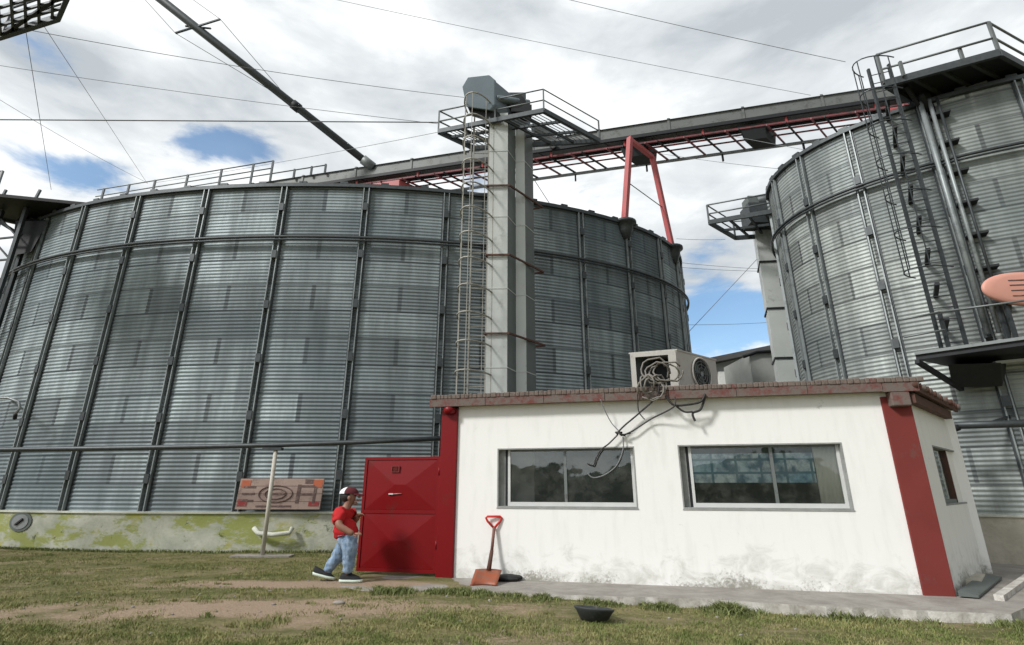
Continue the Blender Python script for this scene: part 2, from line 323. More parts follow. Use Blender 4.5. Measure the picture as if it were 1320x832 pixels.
# ------------------------------------------------------------------ mesh building
ORG = {}
def link(name, me, parent, org):
    o = bpy.data.objects.new(name, me); COL.objects.link(o)
    if parent is not None:
        o.parent = parent; o.location = org - ORG[parent.name]
    else: o.location = org
    ORG[o.name] = org.copy(); return o
class MB:
    def __init__(s): s.v = []; s.f = []; s.mi = []; s.ms = []; s.smooth = []
    def _m(s, m):
        if m not in s.ms: s.ms.append(m)
        return s.ms.index(m)
    def add(s, vs, fs, m, smooth=False):
        b = len(s.v); s.v += [Vector(v) for v in vs]; k = s._m(m)
        for f in fs: s.f.append(tuple(b + i for i in f)); s.mi.append(k); s.smooth.append(smooth)
        return s
    def hexa(s, p, m):   # p: 4 bottom (ccw) + 4 top
        return s.add(p, [(3, 2, 1, 0), (4, 5, 6, 7), (0, 1, 5, 4), (1, 2, 6, 5), (2, 3, 7, 6), (3, 0, 4, 7)], m)
    def box(s, c, size, m, ax=None):
        """c centre; size x,y,z; ax optional (X,Y) horizontal axes"""
        c = Vector(c); X = Vector((1, 0, 0)); Y = Vector((0, 1, 0))
        if ax: X, Y = Vector((ax[0][0], ax[0][1], 0)), Vector((ax[1][0], ax[1][1], 0))
        a, b, d = X * size[0] / 2, Y * size[1] / 2, Vector((0, 0, size[2] / 2))
        q = [-a - b, a - b, a + b, -a + b]
        return s.hexa([c + k - d for k in q] + [c + k + d for k in q], m)
    def prism(s, poly, z0, z1, m):
        n = len(poly); vs = [(x, y, z0) for x, y in poly] + [(x, y, z1) for x, y in poly]
        return s.add(vs, [tuple(range(n))[::-1], tuple(range(n, 2 * n))] + [(i, (i + 1) % n, n + (i + 1) % n, n + i) for i in range(n)], m)
    def beam(s, p, q, w, h, m, up=(0, 0, 1)):
        p, q = Vector(p), Vector(q); d = (q - p).normalized(); u = Vector(up)
        x = d.cross(u)
        if x.length < 1e-3: x = d.cross(Vector((0, 1, 0)))
        x.normalize(); z = x.cross(d).normalized(); x *= w / 2; z *= h / 2
        k = [-x - z, x - z, x + z, -x + z]
        return s.add([p + i for i in k] + [q + i for i in k], [(0, 1, 2, 3), (7, 6, 5, 4), (0, 4, 5, 1), (1, 5, 6, 2), (2, 6, 7, 3), (3, 7, 4, 0)], m)
    def tube(s, pts, r, m, n=8, closed=False, radii=None):
        pts = [Vector(p) for p in pts]; L = len(pts); base = len(s.v); vs = []; fs = []; prev = None
        for i, p in enumerate(pts):
            if closed: d = pts[(i + 1) % L] - pts[i - 1]
            else: d = pts[min(i + 1, L - 1)] - pts[max(i - 1, 0)]
            d.normalize()
            if prev is None:
                x = d.cross(Vector((0, 0, 1)))
                if x.length < .05: x = d.cross(Vector((0, 1, 0)))
            else: x = prev - d * prev.dot(d)
            x.normalize(); prev = x; y = d.cross(x); rr = radii[i] if radii else r
            for k in range(n):
                a = 2 * math.pi * k / n; vs.append(p + (x * math.cos(a) + y * math.sin(a)) * rr)
        for i in range(L if closed else L - 1):
            j = (i + 1) % L
            for k in range(n): fs.append((i * n + k, i * n + (k + 1) % n, j * n + (k + 1) % n, j * n + k))
        if not closed: fs += [tuple(range(n))[::-1], tuple((L - 1) * n + k for k in range(n))]
        return s.add(vs, fs, m, n > 5)
    def lathe(s, c, prof, m, n=24, axis='Z', sx=1., sy=1.):
        c = Vector(c); vs = []; fs = []; L = len(prof)
        for r_, z in prof:
            for k in range(n):
                a = 2 * math.pi * k / n; x, y = r_ * math.cos(a) * sx, r_ * math.sin(a) * sy
                vs.append(c + (Vector((x, y, z)) if axis == 'Z' else Vector((x, z, y))))
        for i in range(L - 1):
            for k in range(n): fs.append((i * n + k, i * n + (k + 1) % n, (i + 1) * n + (k + 1) % n, (i + 1) * n + k))
        fs += [tuple(range(n))[::-1], tuple((L - 1) * n + k for k in range(n))]
        return s.add(vs, fs, m, True)
    def ball(s, c, r, m, n=14, k=9):
        c = Vector(c); r = Vector(r) if not isinstance(r, (int, float)) else Vector((r, r, r)); vs = []; fs = []
        for i in range(k + 1):
            t = math.pi * i / k
            for j in range(n):
                a = 2 * math.pi * j / n; vs.append(c + Vector((r.x * math.sin(t) * math.cos(a), r.y * math.sin(t) * math.sin(a), r.z * math.cos(t))))
        for i in range(k):
            for j in range(n): fs.append((i * n + j, (i + 1) * n + j, (i + 1) * n + (j + 1) % n, i * n + (j + 1) % n))
        return s.add(vs, fs, m, True)
    def build(s, name, parent=None, org=None, bevel=0):
        if org is None:
            if parent is not None: org = ORG[parent.name]
            else:
                xs = [v.x for v in s.v]; ys = [v.y for v in s.v]; zs = [v.z for v in s.v]
                org = Vector(((min(xs) + max(xs)) / 2, (min(ys) + max(ys)) / 2, min(zs)))
        org = Vector(org)
        me = bpy.data.meshes.new(name); me.from_pydata([v - org for v in s.v], [], s.f)
        for m in s.ms: me.materials.append(MT[m])
        me.polygons.foreach_set('material_index', s.mi); me.polygons.foreach_set('use_smooth', s.smooth)
        me.validate(clean_customdata=False); me.update()
        o = link(name, me, parent, org)
        if bevel:
            b = o.modifiers.new('bevel', 'BEVEL'); b.width = bevel; b.segments = 2; b.limit_method = 'ANGLE'
        return o
def tag(o, label=None, cat=None, group=None, kind=None):
    if label: o['label'] = label
    if cat: o['category'] = cat
    if group: o['group'] = group
    if kind: o['kind'] = kind
    return o
def thing(name, loc, label, cat, group=None):
    o = bpy.data.objects.new(name, None); COL.objects.link(o); o.location = loc; o.empty_display_size = .2
    ORG[o.name] = Vector(loc); return tag(o, label, cat, group)
def V2(v): return Vector((v[0], v[1]))

# ------------------------------------------------------------------ ground
def apron_drop(x, y):
    t = max(0, min(1, (x + 1.5) / 4.5)); t = t * t * (3 - 2 * t)
    return -.14 * t
def gz(x, y):
    return apron_drop(x, y) + .022 * noise.noise(Vector((x * .8, y * .8, 0)))
xs = sorted(set([-600, -300, -150, -80, -50, -35, -25] + list(np.round(np.arange(-20, 16.01, .25), 3)) + [20, 28, 40, 60, 100, 200, 400, 600]))
ys = sorted(set([-600, -300, -150, -80, -40, -20, -10, -4, 0, 3] + list(np.round(np.arange(5, 18.01, .25), 3)) + [24, 32, 45, 70, 120, 250, 600]))
gm = MB(); vs = [(x, y, gz(x, y)) for y in ys for x in xs]; nx = len(xs)
gm.add(vs, [(j * nx + i, j * nx + i + 1, (j + 1) * nx + i + 1, (j + 1) * nx + i) for j in range(len(ys) - 1) for i in range(nx - 1)], 'ground', True)
tag(gm.build('ground', org=(0, 0, 0)), kind='structure')

# concrete apron and side pavement (one slab round the hut)
A2 = Vector((-1.13, 11.01)); B2 = Vector((7.07, 9.21)); C2 = Vector((9.78, 11.69))      # hut corners at the front and right
D2 = A2 + (C2 - B2)
edge = [(470, 766), (560, 766), (680, 770), (800, 774), (900, 781), (1000, 788), (1100, 793), (1200, 798), (1306, 802)]
front = [on_level(u, v, -.10 if u > 800 else -.05).xy for u, v in edge]
poly = [Vector((-3.1, 10.15))] + front + [Vector((13.5, 12.6)), Vector((13.5, 14)), Vector((9, 14)), C2.copy(), B2 + Vector((.0, .25)), A2 + Vector((0, .25)), Vector((-3.1, 11.2))]
ap = MB()
# ragged front: subdivide and jitter
pp = []
for i, q in enumerate(poly):
    nxt = poly[(i + 1) % len(poly)]
    if i < len(front):
        for k in range(6):
            t = q.lerp(nxt, k / 6); pp.append((t.x + random.uniform(-.02, .02), t.y + random.uniform(-.035, .035)))
    else: pp.append((q.x, q.y))
ap.prism(pp, -.3, .0, 'apron')
ap_o = ap.build('pavement', org=(0, 0, 0))
me = ap_o.data; me.materials.append(MT['apron_side'])
for pl in me.polygons:
    if abs(pl.normal.z) < .5: pl.material_index = 1
tag(ap_o, kind='structure')

# ------------------------------------------------------------------ silos (oval in plan: half widths a, b)
SL = dict(c=Vector((-7.07, 22.6)), a=14.85, b=7.33, base=1.01, top=11.4, band=9.42)
SR = dict(c=Vector((21.5, 16.1)), a=11.9, b=5.9, base=1.04, top=12.4, band=10.35)
def sp(s, th, z, off=0.0):
    t = R(th); return Vector((s['c'].x + (s['a'] + off) * math.sin(t), s['c'].y - (s['b'] + off) * math.cos(t), z))
def snorm(s, th):
    t = R(th); n = Vector((math.sin(t) / s['a'], -math.cos(t) / s['b'], 0)); n.normalize(); return n
def stan(s, th):
    n = snorm(s, th); return Vector((-n.y, n.x, 0))
def sheet_mesh(s, fine, rw, mat):
    pitch = .115; z0, z1 = s['base'] + .0, s['top']
    nz = int(round((z1 - z0) / pitch)) * 6
    ths = sorted(set([round(t, 3) for t in np.arange(fine[0], fine[1], .9)] + [round(t, 3) for t in np.arange(fine[1], fine[0] + 360.01, 6)] + [fine[0] + 360]))
    th = np.radians(np.array(ths)); z = np.linspace(z0, z1, nz + 1); off = .011 * np.cos(2 * np.pi * (z - z0) / pitch)
    T, Z = np.meshgrid(th, z); O = np.repeat(off[:, None], len(ths), 1)
    co = np.stack([s['c'].x + (s['a'] + O) * np.sin(T), s['c'].y - (s['b'] + O) * np.cos(T), Z], -1).reshape(-1, 3)
    co = co - np.array([s['c'].x, s['c'].y, 0])
    n = len(ths); ii, jj = np.meshgrid(np.arange(n - 1), np.arange(nz)); a = (jj * n + ii).ravel()
    F = np.stack([a, a + 1, a + n + 1, a + n], -1)
    me = bpy.data.meshes.new('shell'); me.vertices.add(len(co)); me.vertices.foreach_set('co', co.ravel())
    me.loops.add(F.size); me.loops.foreach_set('vertex_index', F.ravel()); me.polygons.add(len(F))
    me.polygons.foreach_set('loop_start', np.arange(0, F.size, 4)); me.polygons.foreach_set('loop_total', np.full(len(F), 4))
    me.update(calc_edges=True); me.polygons.foreach_set('use_smooth', np.ones(len(F), bool))
    uvl = me.uv_layers.new(name='UVMap'); U = np.degrees(T).ravel() / rw; Vv = Z.ravel()
    uvl.data.foreach_set('uv', np.stack([U[F.ravel()], Vv[F.ravel()]], -1).ravel())
    me.materials.append(MT[mat]); return me
def ring(s, mb, z, off, w, h, m, t0=0, t1=360, step=3):
    n = int((t1 - t0) / step)
    ts = [t0 + (t1 - t0) * i / n for i in range(n + 1)]
    vs = []; fs = []
    for t in ts:
        for o, zz in ((off, z), (off + w, z), (off + w, z + h), (off, z + h)): vs.append(sp(s, t, zz, o))
    for i in range(n):
        for k in range(4): fs.append((i * 4 + k, i * 4 + (k + 1) % 4, (i + 1) * 4 + (k + 1) % 4, (i + 1) * 4 + k))
    if t1 - t0 < 360: fs += [(0, 1, 2, 3), (n * 4 + 3, n * 4 + 2, n * 4 + 1, n * 4)]
    mb.add(vs, fs, m)
def make_silo(s, label, ribs, fine, step, phase, base_mat, metal_args, band_gaps):
    t = thing('grain_silo', (s['c'].x, s['c'].y, 0), label, 'silo')
    MT['_s'] = silo_metal(*metal_args)
    me = sheet_mesh(s, fine, step, '_s'); o = link('shell', me, t, Vector((s['c'].x, s['c'].y, 0)))
    mb = MB(); ring(s, mb, -.2, -.3, .45, s['base'] + .17, base_mat, step=2); ring(s, mb, s['base'] - .03, -.3, .5, .05, 'ledge', step=2); mb.build('base_wall', t)
    mb = MB(); ring(s, mb, s['top'] - .05, -.02, .14, .12, 'dark_steel', step=2)
    th = 0
    while th < 360: mb.box(sp(s, th, s['top'] + .1, .05), (.25, .12, .10), 'dark_steel', (stan(s, th), snorm(s, th))); th += step / 2
    mb.build('eave_rim', t)
    mb = MB(); pts = [sp(s, i, s['band'], .20) for i in range(0, 360, 3)]
    mb.tube(pts, .048, 'dark_steel', 8, closed=True); mb.tube([p + Vector((0, 0, -.10)) for p in pts], .03, 'dark_steel', 6, closed=True); mb.build('wind_ring', t)
    # roof
    mb = MB(); n = 72; rise = 2.9; vs = []
    for k, (q, zz) in enumerate(((1.0, 0), (.06, rise))):
        for i in range(n):
            p = sp(s, i * 5, 0, .12); d = p.xy - s['c']; vs.append((s['c'].x + d.x * q, s['c'].y + d.y * q, s['top'] + .08 + zz))
    mb.add(vs, [(i, (i + 1) % n, n + (i + 1) % n, n + i) for i in range(n)] + [tuple(range(n, 2 * n))], 'grey_steel'); mb.build('roof', t)
    for th in ribs:
        mb = MB(); tn, nn = stan(s, th), snorm(s, th)
        for sg in (-1, 1):
            c = sp(s, th, 0, .06) + tn * sg * .085
            z0, z1 = s['base'] + .02, s['top'] - .06
            mb.box((c.x, c.y, (z0 + z1) / 2), (.030, .10, z1 - z0), 'rib', (tn, nn))
            c2 = c + tn * sg * .03 - nn * .035; mb.box((c2.x, c2.y, (z0 + z1) / 2), (.045, .02, z1 - z0 - .01), 'dark_steel', (tn, nn))
        z = s['base'] + .9 + (hash(str(round(th))) % 3) * .05
        while z < s['top'] - .4:
            c = sp(s, th, z, .115); mb.box(c, (.15, .05, .26), 'dark_steel', (tn, nn)); z += 1.72
        mb.build('stiffener', t)
    return t
ribsL = [-2.3 + 10.588 * k for k in range(-7, 10)]
ribsR = [-39.3 + 13.333 * k for k in range(-6, 5)]
silo_l = make_silo(SL, 'huge corrugated grey silo on a mossy concrete base behind the red gate', ribsL, (-90, 95), 10.588, 0, 'base',
                   ('corrugated_galvanised_sheet', (.275, .32, .335), 1.0, .87, 2.3 / 10.588, .65), ())
silo_r = make_silo(SR, 'corrugated silo with caged ladder standing right of the white hut', ribsR, (-120, 20), 13.333, 0, 'base_clean',
                   ('corrugated_bright_sheet', (.36, .39, .38), 1.0, .87, 39.3 / 13.333, .55), ())

# ------------------------------------------------------------------ elevated conveyor
CP = Vector((-7.07, 22.6)); CD = Vector((.9715, -.237)); CX = Vector((.753, .658))   # line through both silo centres; CX across
def cv(x, side, z):
    t = (x - CP.x) / CD.x; p = CP + CD * t + CX * side; return Vector((p.x, p.y, z))
conv = thing('conveyor', cv(4, 0, 16), 'long grey covered conveyor with red underframe spanning between the two silos', 'conveyor')
mb = MB()
x = -26.0
while x < 16.4:
    x1 = min(x + 3.0, 16.6)
    mb.hexa([cv(x, 0, 16.75), cv(x1, 0, 16.75), cv(x1, .7, 16.75), cv(x, .7, 16.75), cv(x, 0, 17.28), cv(x1, 0, 17.28), cv(x1, .7, 17.28), cv(x, .7, 17.28)], 'conveyor_steel')
    mb.hexa([cv(x1 - .05, -.05, 16.7), cv(x1 + .05, -.05, 16.7), cv(x1 + .05, .75, 16.7), cv(x1 - .05, .75, 16.7), cv(x1 - .05, -.05, 17.38), cv(x1 + .05, -.05, 17.38), cv(x1 + .05, .75, 17.38), cv(x1 - .05, .75, 17.38)], 'conveyor_steel')
    x = x1 if x1 < 16.6 else 99
mb.hexa([cv(-26, -.1, 17.283), cv(16.6, -.1, 17.283), cv(16.6, .8, 17.283), cv(-26, .8, 17.283), cv(-26, .1, 17.37), cv(16.6, .1, 17.37), cv(16.6, .6, 17.37), cv(-26, .6, 17.37)], 'conveyor_steel')
mb.build('housing', conv)
mb = MB()
for sd_, z in ((-.03, 16.66), (.75, 16.6)):
    mb.beam(cv(-12, sd_, z), cv(16.5, sd_, z), .10, .16, 'black')
mb.build('bottom_beam', conv)
mb = MB()
for sd_, z, m, w in ((.15, 16.38, 'dark_red_steel', .08), (.95, 16.25, 'dark_red_steel', .05), (1.75, 16.15, 'grey_steel', .10)):
    mb.beam(cv(-9, sd_, z), cv(16.3, sd_, z), w, w * 1.1, m)
mb.beam(cv(-9, .55, 16.3), cv(16.3, .55, 16.3), .06, .06, 'red_steel')
x = -8.0; k = 0
while x < 16.2:
    mb.beam(cv(x, -.05, 16.27), cv(x, 1.85, 16.22), .055, .08, 'dark_red_steel' if k % 2 else 'black')
    if k % 4 == 0:
        mb.beam(cv(x, .1, 16.3), cv(x, .1, 16.7), .08, .08, 'red_steel'); mb.beam(cv(x, 1.75, 16.15), cv(x, 1.75, 15.75), .07, .07, 'black')
    x += (.95, .5, 1.1, .7)[k % 4]; k += 1
mb.build('underframe', conv)
for xc in (5.2, 10.1):
    mb = MB(); mb.hexa([cv(xc - .35, .3, 15.85), cv(xc + .5, .3, 15.85), cv(xc + .5, 1.2, 15.85), cv(xc - .35, 1.2, 15.85), cv(xc - .45, .1, 16.5), cv(xc + .6, .1, 16.5), cv(xc + .6, 1.2, 16.5), cv(xc - .45, 1.2, 16.5)], 'black'); mb.build('hopper_plate', conv)
for xa, xb in ((-9.2, -5.6), (15.2, 16.6)):
    mb = MB(); mb.hexa([cv(xa, .0, 15.7), cv(xb, .0, 15.7), cv(xb, 1.6, 15.7), cv(xa, 1.6, 15.7), cv(xa, .0, 16.25), cv(xb, .0, 16.25), cv(xb, 1.6, 16.25), cv(xa, 1.6, 16.25)], 'red_steel')
    mb.hexa([cv(xa + .5, .2, 14.7), cv(xb - .3, .2, 14.7), cv(xb - .3, 1.3, 14.7), cv(xa + .5, 1.3, 14.7), cv(xa + .2, .2, 15.69), cv(xb, .2, 15.69), cv(xb, 1.3, 15.69), cv(xa + .2, 1.3, 15.69)], 'dark_red_steel'); mb.build('red_inlet_frame', conv)
mb = MB()
for xx in (-24, -22.2, -20.4, -18.2, -16, -14, -12.8, -11.4, -10.4, -9.6):
    mb.beam(cv(xx, -.15, 17.2), cv(xx, -.15, 18.52 if xx < -12 else 17.75), .09, .09, 'dark_steel')
for z in (17.7, 18.05, 18.5): mb.tube([cv(-24.5, -.15, z), cv(-12.8 if z > 18 else -9.6, -.15, z)], .032, 'rail', 6)
mb.build('handrail', conv)

# red trestle carrying the conveyor from the eave of the left silo
tr = thing('support_trestle', sp(SL, 50.4, 11.3), 'faded red two-legged steel trestle holding the conveyor above the left silo', 'trestle')
l1b = at_depth(805, 287, 17.93); l1t = at_depth(812, 178, 18.5); l2b = at_depth(866, 318, 20.15); l2t = at_depth(841, 203, 19.7)
for a, b, w in ((l1b, l1t, .21), (l2b, l2t, .20)):
    mb = MB(); mb.beam(a, b, w, w * .9, 'red_steel'); mb.build('leg', tr, bevel=.01)
mb = MB(); mb.beam(l1t + Vector((0, 0, -.1)), l2t, .17, .17, 'red_steel'); mb.beam(l1t, cv(5.3, 0, 16.6), .18, .18, 'dark_red_steel'); mb.build('cross_beam', tr)
mb = MB(); mb.tube([at_depth(809, 235, 18.2), at_depth(853, 267, 19.9)], .02, 'dark_steel', 6); mb.build('brace_rod', tr)
for b, q in ((l1b, 50.4), (l2b, 71)):
    mb = MB(); c = Vector((b.x, b.y, 0)); mb.lathe((c.x, c.y, 10.75), [(.13, 0), (.30, .35), (.34, .62), (.45, .64), (.45, .74), (.1, .76)], 'dark_steel', 18); mb.build('bracket', tr)

# inclined spout coming down to the conveyor, its struts and its guys
spout_a, spout_b = at_depth(180, -22, 17.5), cv(-7.15, .2, 17.2)
def on_spout(t): return spout_a.lerp(spout_b, t)
spt = thing('spout_pipe', spout_b, 'long dark inclined spout pipe descending from upper left onto the conveyor', 'pipe')
mb = MB(); mb.tube([spout_a + (spout_a - spout_b) * .3, on_spout(.5), spout_b], .19, 'dark_steel', 14); mb.build('pipe', spt)
mb = MB()
for t in (.62,): mb.tube([on_spout(t), on_spout(t + .03)], .235, 'black', 14)
mb.build('flange', spt)
mb = MB(); mb.tube([on_spout(.94), on_spout(.99)], .25, 'rail', 14); mb.build('flange', spt)
ct = on_spout(.20)
mb = MB(); mb.beam(at_depth(226, 43, ct.y), at_depth(284, 25, ct.y), .07, .07, 'dark_steel'); mb.beam(at_depth(239, 34, ct.y + .1), at_depth(272, 37, ct.y + .1), .06, .06, 'dark_steel'); mb.build('spreader_bar', spt)
mb = MB()
mb.tube([at_depth(178, -10, ct.y), at_depth(226, 43, ct.y), on_spout(.62)], .014, 'wire', 5)
mb.tube([at_depth(235, -10, ct.y), at_depth(284, 25, ct.y), on_spout(.62)], .014, 'wire', 5); mb.build('stay_wire', spt)

# ------------------------------------------------------------------ bucket elevator in front of the left silo
ex, ey = CD, Vector((.70, .714))
def casing(u0, u1, v, y, side, depth, name_mat, side_mat, z0, z1, parent, seams):
    a = at_depth(u0, v, y); b = at_depth(u1, v, y - .02)
    a2, b2 = a.xy, b.xy; c = Vector((depth * .55, depth))
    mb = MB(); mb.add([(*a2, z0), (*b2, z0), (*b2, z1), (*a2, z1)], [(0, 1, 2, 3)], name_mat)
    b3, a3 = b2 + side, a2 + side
    mb.add([(*b2, z0), (*b3, z0), (*b3, z1), (*b2, z1), (*a3, z0), (*a3, z1), (*a2, z0), (*a2, z1)], [(0, 1, 2, 3), (1, 4, 5, 2), (4, 6, 7, 5), (3, 2, 5, 7)], side_mat)  # faces other than the front take the darker metal: shade put into colour
    for z in seams:
        k = .012
        q = [a2 + Vector((-k, -k)), b2 + Vector((k, -k)), b3 + Vector((k, k)), a3 + Vector((-k, k))]
        mb.prism([(w.x, w.y) for w in q], z - .012, z + .012, name_mat)
    return mb.build('casing', parent), a2, b2, b3, a3
el = thing('bucket_elevator', at_depth(655, 500, 14.5).xy.to_3d(), 'tall pale twin-leg bucket elevator tower rising behind the white hut', 'elevator')
seams = [.9 + 2.03 * k for k in range(7)]
c1 = casing(627.5, 654, 400, 14.3, Vector((.25, .55)), .5, 'light_metal', 'dull_shade_metal', 0, 13.6, el, [2.5, 4.9, 7.3, 9.7, 12.1])
c2 = casing(665, 678, 400, 14.87, Vector((.30, .5)), .5, 'light_metal', 'dull_shade_metal', 0, 13.4, el, [2.5, 4.9, 7.3, 9.7, 12.1])
for v in (241, 330, 431):
    mb = MB(); p = at_depth(627, v, 14.3); z = p.z; k = .06
    q = [c1[1] + Vector((-k, -k)), c1[2] + Vector((k, -k)), c2[3] + Vector((k + .25, .2)), c2[3] + Vector((-.1, .35)), c1[4] + Vector((-k, k))]
    for i in range(len(q)):
        a_, b_ = q[i], q[(i + 1) % len(q)]; mb.beam((*a_, z), (*b_, z), .045, .055, 'rust')
    mb.build('clamp_band', el)
# boot at the ground
mb = MB(); mb.prism([(c1[1].x - .3, 14.1), (c2[3].x + .3, 14.1), (c2[3].x + .5, 15.5), (c1[1].x, 15.5)], -.1, 1.3, 'dull_shade_metal'); mb.build('boot', el, bevel=.03)
# platform near the top
Z = 13.2
pc = [on_level(565, 170, Z), on_level(701, 143, Z), on_level(773, 182, Z), on_level(610, 191, Z)]
mb = MB()
for i in range(4): mb.beam(pc[i], pc[(i + 1) % 4], .09, .16, 'dark_steel')
for t in (.2, .4, .62, .8): mb.beam(pc[0].lerp(pc[1], t), pc[3].lerp(pc[2], t), .06, .09, 'dark_steel')
for t in (.33, .66): mb.beam(pc[0].lerp(pc[3], t), pc[1].lerp(pc[2], t), .06, .09, 'dark_steel')
# expanded-metal floor: bars
for i in range(26):
    t = (i + .5) / 26
    if .34 < t < .62: continue
    mb.beam(pc[0].lerp(pc[1], t) + Vector((0, 0, .06)), pc[3].lerp(pc[2], t) + Vector((0, 0, .06)), .018, .02, 'grey_steel')
mb.build('platform', el)
mb = MB()
def rails(mb, pts, hts, r=.028, post=.05, m='rail', closed=False, sub=2):
    n = len(pts)
    for i in range(n if closed else n - 1):
        a, b = pts[i], pts[(i + 1) % n]
        for h_ in hts: mb.tube([a + Vector((0, 0, h_)), b + Vector((0, 0, h_))], r, m, 6)
        for k in range(sub): q = a.lerp(b, k / sub); mb.beam(q, q + Vector((0, 0, hts[-1])), post, post, m)
    if not closed: mb.beam(pts[-1], pts[-1] + Vector((0, 0, hts[-1])), post, post, m)
rails(mb, [pc[3], pc[0], pc[0].lerp(pc[1], .5)], (.42, .85), sub=1)
rails(mb, [pc[0].lerp(pc[1], .55), pc[1], pc[2]], (.42, .85), r=.022, sub=1)
mb.build('guardrail', el)
# head with pulley housing and drive
hy = 14.35
def hp(u, v, dy): return at_depth(u, v, hy + dy)
mb = MB()
prof = [(597, 106), (604, 99), (632, 97.5), (646, 100), (641, 108), (644, 143), (632, 140), (600, 138)]
f0 = [at_depth(u, v, 14.05) for u, v in ((597, 113), (604, 101), (630, 98), (637, 104), (637, 134), (631, 141), (602, 137))]
hoff = Vector((1.25, 1.0, -.10)); b0 = []
for p in f0: b0.append(p + hoff + Vector((0, 0, -.28 if p.z > f0[0].z else .05)))
nf = len(f0)
mb.add(f0 + b0, [tuple(range(nf))[::-1], tuple(range(nf, 2 * nf))] + [(i, (i + 1) % nf, nf + (i + 1) % nf, nf + i) for i in range(nf)], 'head')
mb.add([p + (p - sum(f0, Vector()) / nf) * .05 - hoff * .01 for p in f0] + [p + (p - sum(f0, Vector()) / nf) * .05 + hoff * .04 for p in f0], [tuple(range(nf))[::-1], tuple(range(nf, 2 * nf))] + [(i, (i + 1) % nf, nf + (i + 1) % nf, nf + i) for i in range(nf)], 'head')
mb.build('head_housing', el, bevel=.02)
mb = MB()
s0 = (f0[3] + f0[4] + b0[3] + b0[4]) / 4
mb.lathe(s0 + Vector((.12, -.1, 0)), [(.3, -.1), (.34, 0), (.30, .12), (.05, .14)], 'black', 20, 'Y')
mb.box(at_depth(664, 136, 14.9), (.75, .7, .50), 'dark_steel'); mb.box(at_depth(672, 146, 14.6), (.7, .5, .3), 'black')
mb.tube([at_depth(640, 128, 14.2), at_depth(682, 134, 14.6)], .13, 'head', 14)
mb.build('drive_motor', el, bevel=.015)
mb = MB(); mb.hexa([at_depth(608, 150, 14.2), at_depth(645, 155, 14.2), at_depth(668, 158, 15), at_depth(640, 160, 15), at_depth(602, 137, 14.15), at_depth(636, 138, 14.15), at_depth(662, 140, 15), at_depth(640, 140, 15)], 'black'); mb.build('head_throat', el)
mb = MB(); mb.tube([at_depth(690, 166, 15.2), at_depth(712, 178, 16.6), cv(1.9, 0, 16.9)], .16, 'grey_steel', 12); mb.build('discharge_spout', el)

# caged ladder on the elevator
def caged_ladder(name, parent, base, top_z, cage_z0, w, cage_dir, cage_r, xdir, mat, hoop_step=.9, rung=.30, rail_w=.045, hoop_r=.017, cx_=None):
    cx_ = cx_ or xdir
    rz0 = base.z
    mb = MB()
    for sg in (-1, 1):
        p = base + xdir * sg * w / 2; mb.beam(p, Vector((p.x, p.y, top_z)), rail_w, rail_w * 1.2, mat, (0, 1, 0))
    z = rz0 + .2
    while z < top_z: mb.tube([Vector((base.x, base.y, z)) - xdir * w / 2, Vector((base.x, base.y, z)) + xdir * w / 2], .014, mat, 5); z += rung
    mb.build('ladder', parent)
    mb = MB(); z = cage_z0; ring_pts = []
    for k in range(13):
        a = math.pi * k / 12; ring_pts.append(cx_ * math.cos(a) * cage_r[0] + cage_dir * math.sin(a) * cage_r[1])
    while z < top_z + .01:
        mb.tube([Vector((base.x, base.y, z)) + q for q in ring_pts], hoop_r, mat, 5); z += hoop_step
    for k in (1, 3.5, 6, 8.5, 11):
        q = ring_pts[int(k)]; mb.beam(Vector((base.x, base.y, cage_z0)) + q, Vector((base.x, base.y, z - hoop_step)) + q, .02, .02, mat)
    mb.build('safety_cage', parent)
lb = at_depth(616, 400, 14.55); lb.z = 0
caged_ladder('ladder', el, lb, 13.9, 2.2, .5, Vector((-.25, -.97, 0)).normalized(), (.50, 1.0), Vector((1, 0, 0)), 'cage', .83, hoop_r=.026)

# ------------------------------------------------------------------ fittings of the right silo
# top service platform
ZP = 12.75
tp_ = thing('service_platform', on_level(1200, 95, ZP), 'large dark railed platform cantilevered from the top of the right silo', 'platform')
q = [on_level(1140, 108, ZP), on_level(1288, 68, ZP), on_level(1380, 118, ZP), on_level(1195, 142, ZP)]
mb = MB()
mb.add([q[0], q[1], q[2], q[3]] + [p + Vector((0, 0, .05)) for p in q], [(0, 1, 2, 3), (7, 6, 5, 4), (0, 4, 5, 1), (1, 5, 6, 2), (2, 6, 7, 3), (3, 7, 4, 0)], 'black')
mb.build('deck', tp_)
mb = MB()
for i in range(4): mb.beam(q[i] - Vector((0, 0, .02)), q[(i + 1) % 4] - Vector((0, 0, .02)), .10, .22, 'dark_steel')
for t in (.25, .5, .75): mb.beam(q[0].lerp(q[1], t) - Vector((0, 0, .05)), q[3].lerp(q[2], t) - Vector((0, 0, .05)), .07, .12, 'dark_steel')
mb.beam(at_depth(1208, 130, 12.3), at_depth(1272, 108, 11.9), .12, .14, 'grey_steel')
mb.build('frame', tp_)
mb = MB(); rails(mb, [q[0], q[1], q[2]], (.5, 1.05), sub=1, r=.032, post=.07)
for u, v, y in ((1243, 82, 0), (1165, 98, 0)):
    p = on_level(u, v, ZP); mb.beam(p, p + Vector((0, 0, .5)), .07, .07, 'rail')
mb.build('guardrail', tp_)
mb = MB()
for a, b in (((1168, 112), (1200, 158)), ((1188, 122), (1205, 156))): mb.beam(at_depth(*a, 12.1), at_depth(*b, 12.55), .09, .12, 'black')
mb.box(at_depth(1190, 135, 12.5), (.35, .3, .7), 'black'); mb.build('bracket', tp_)

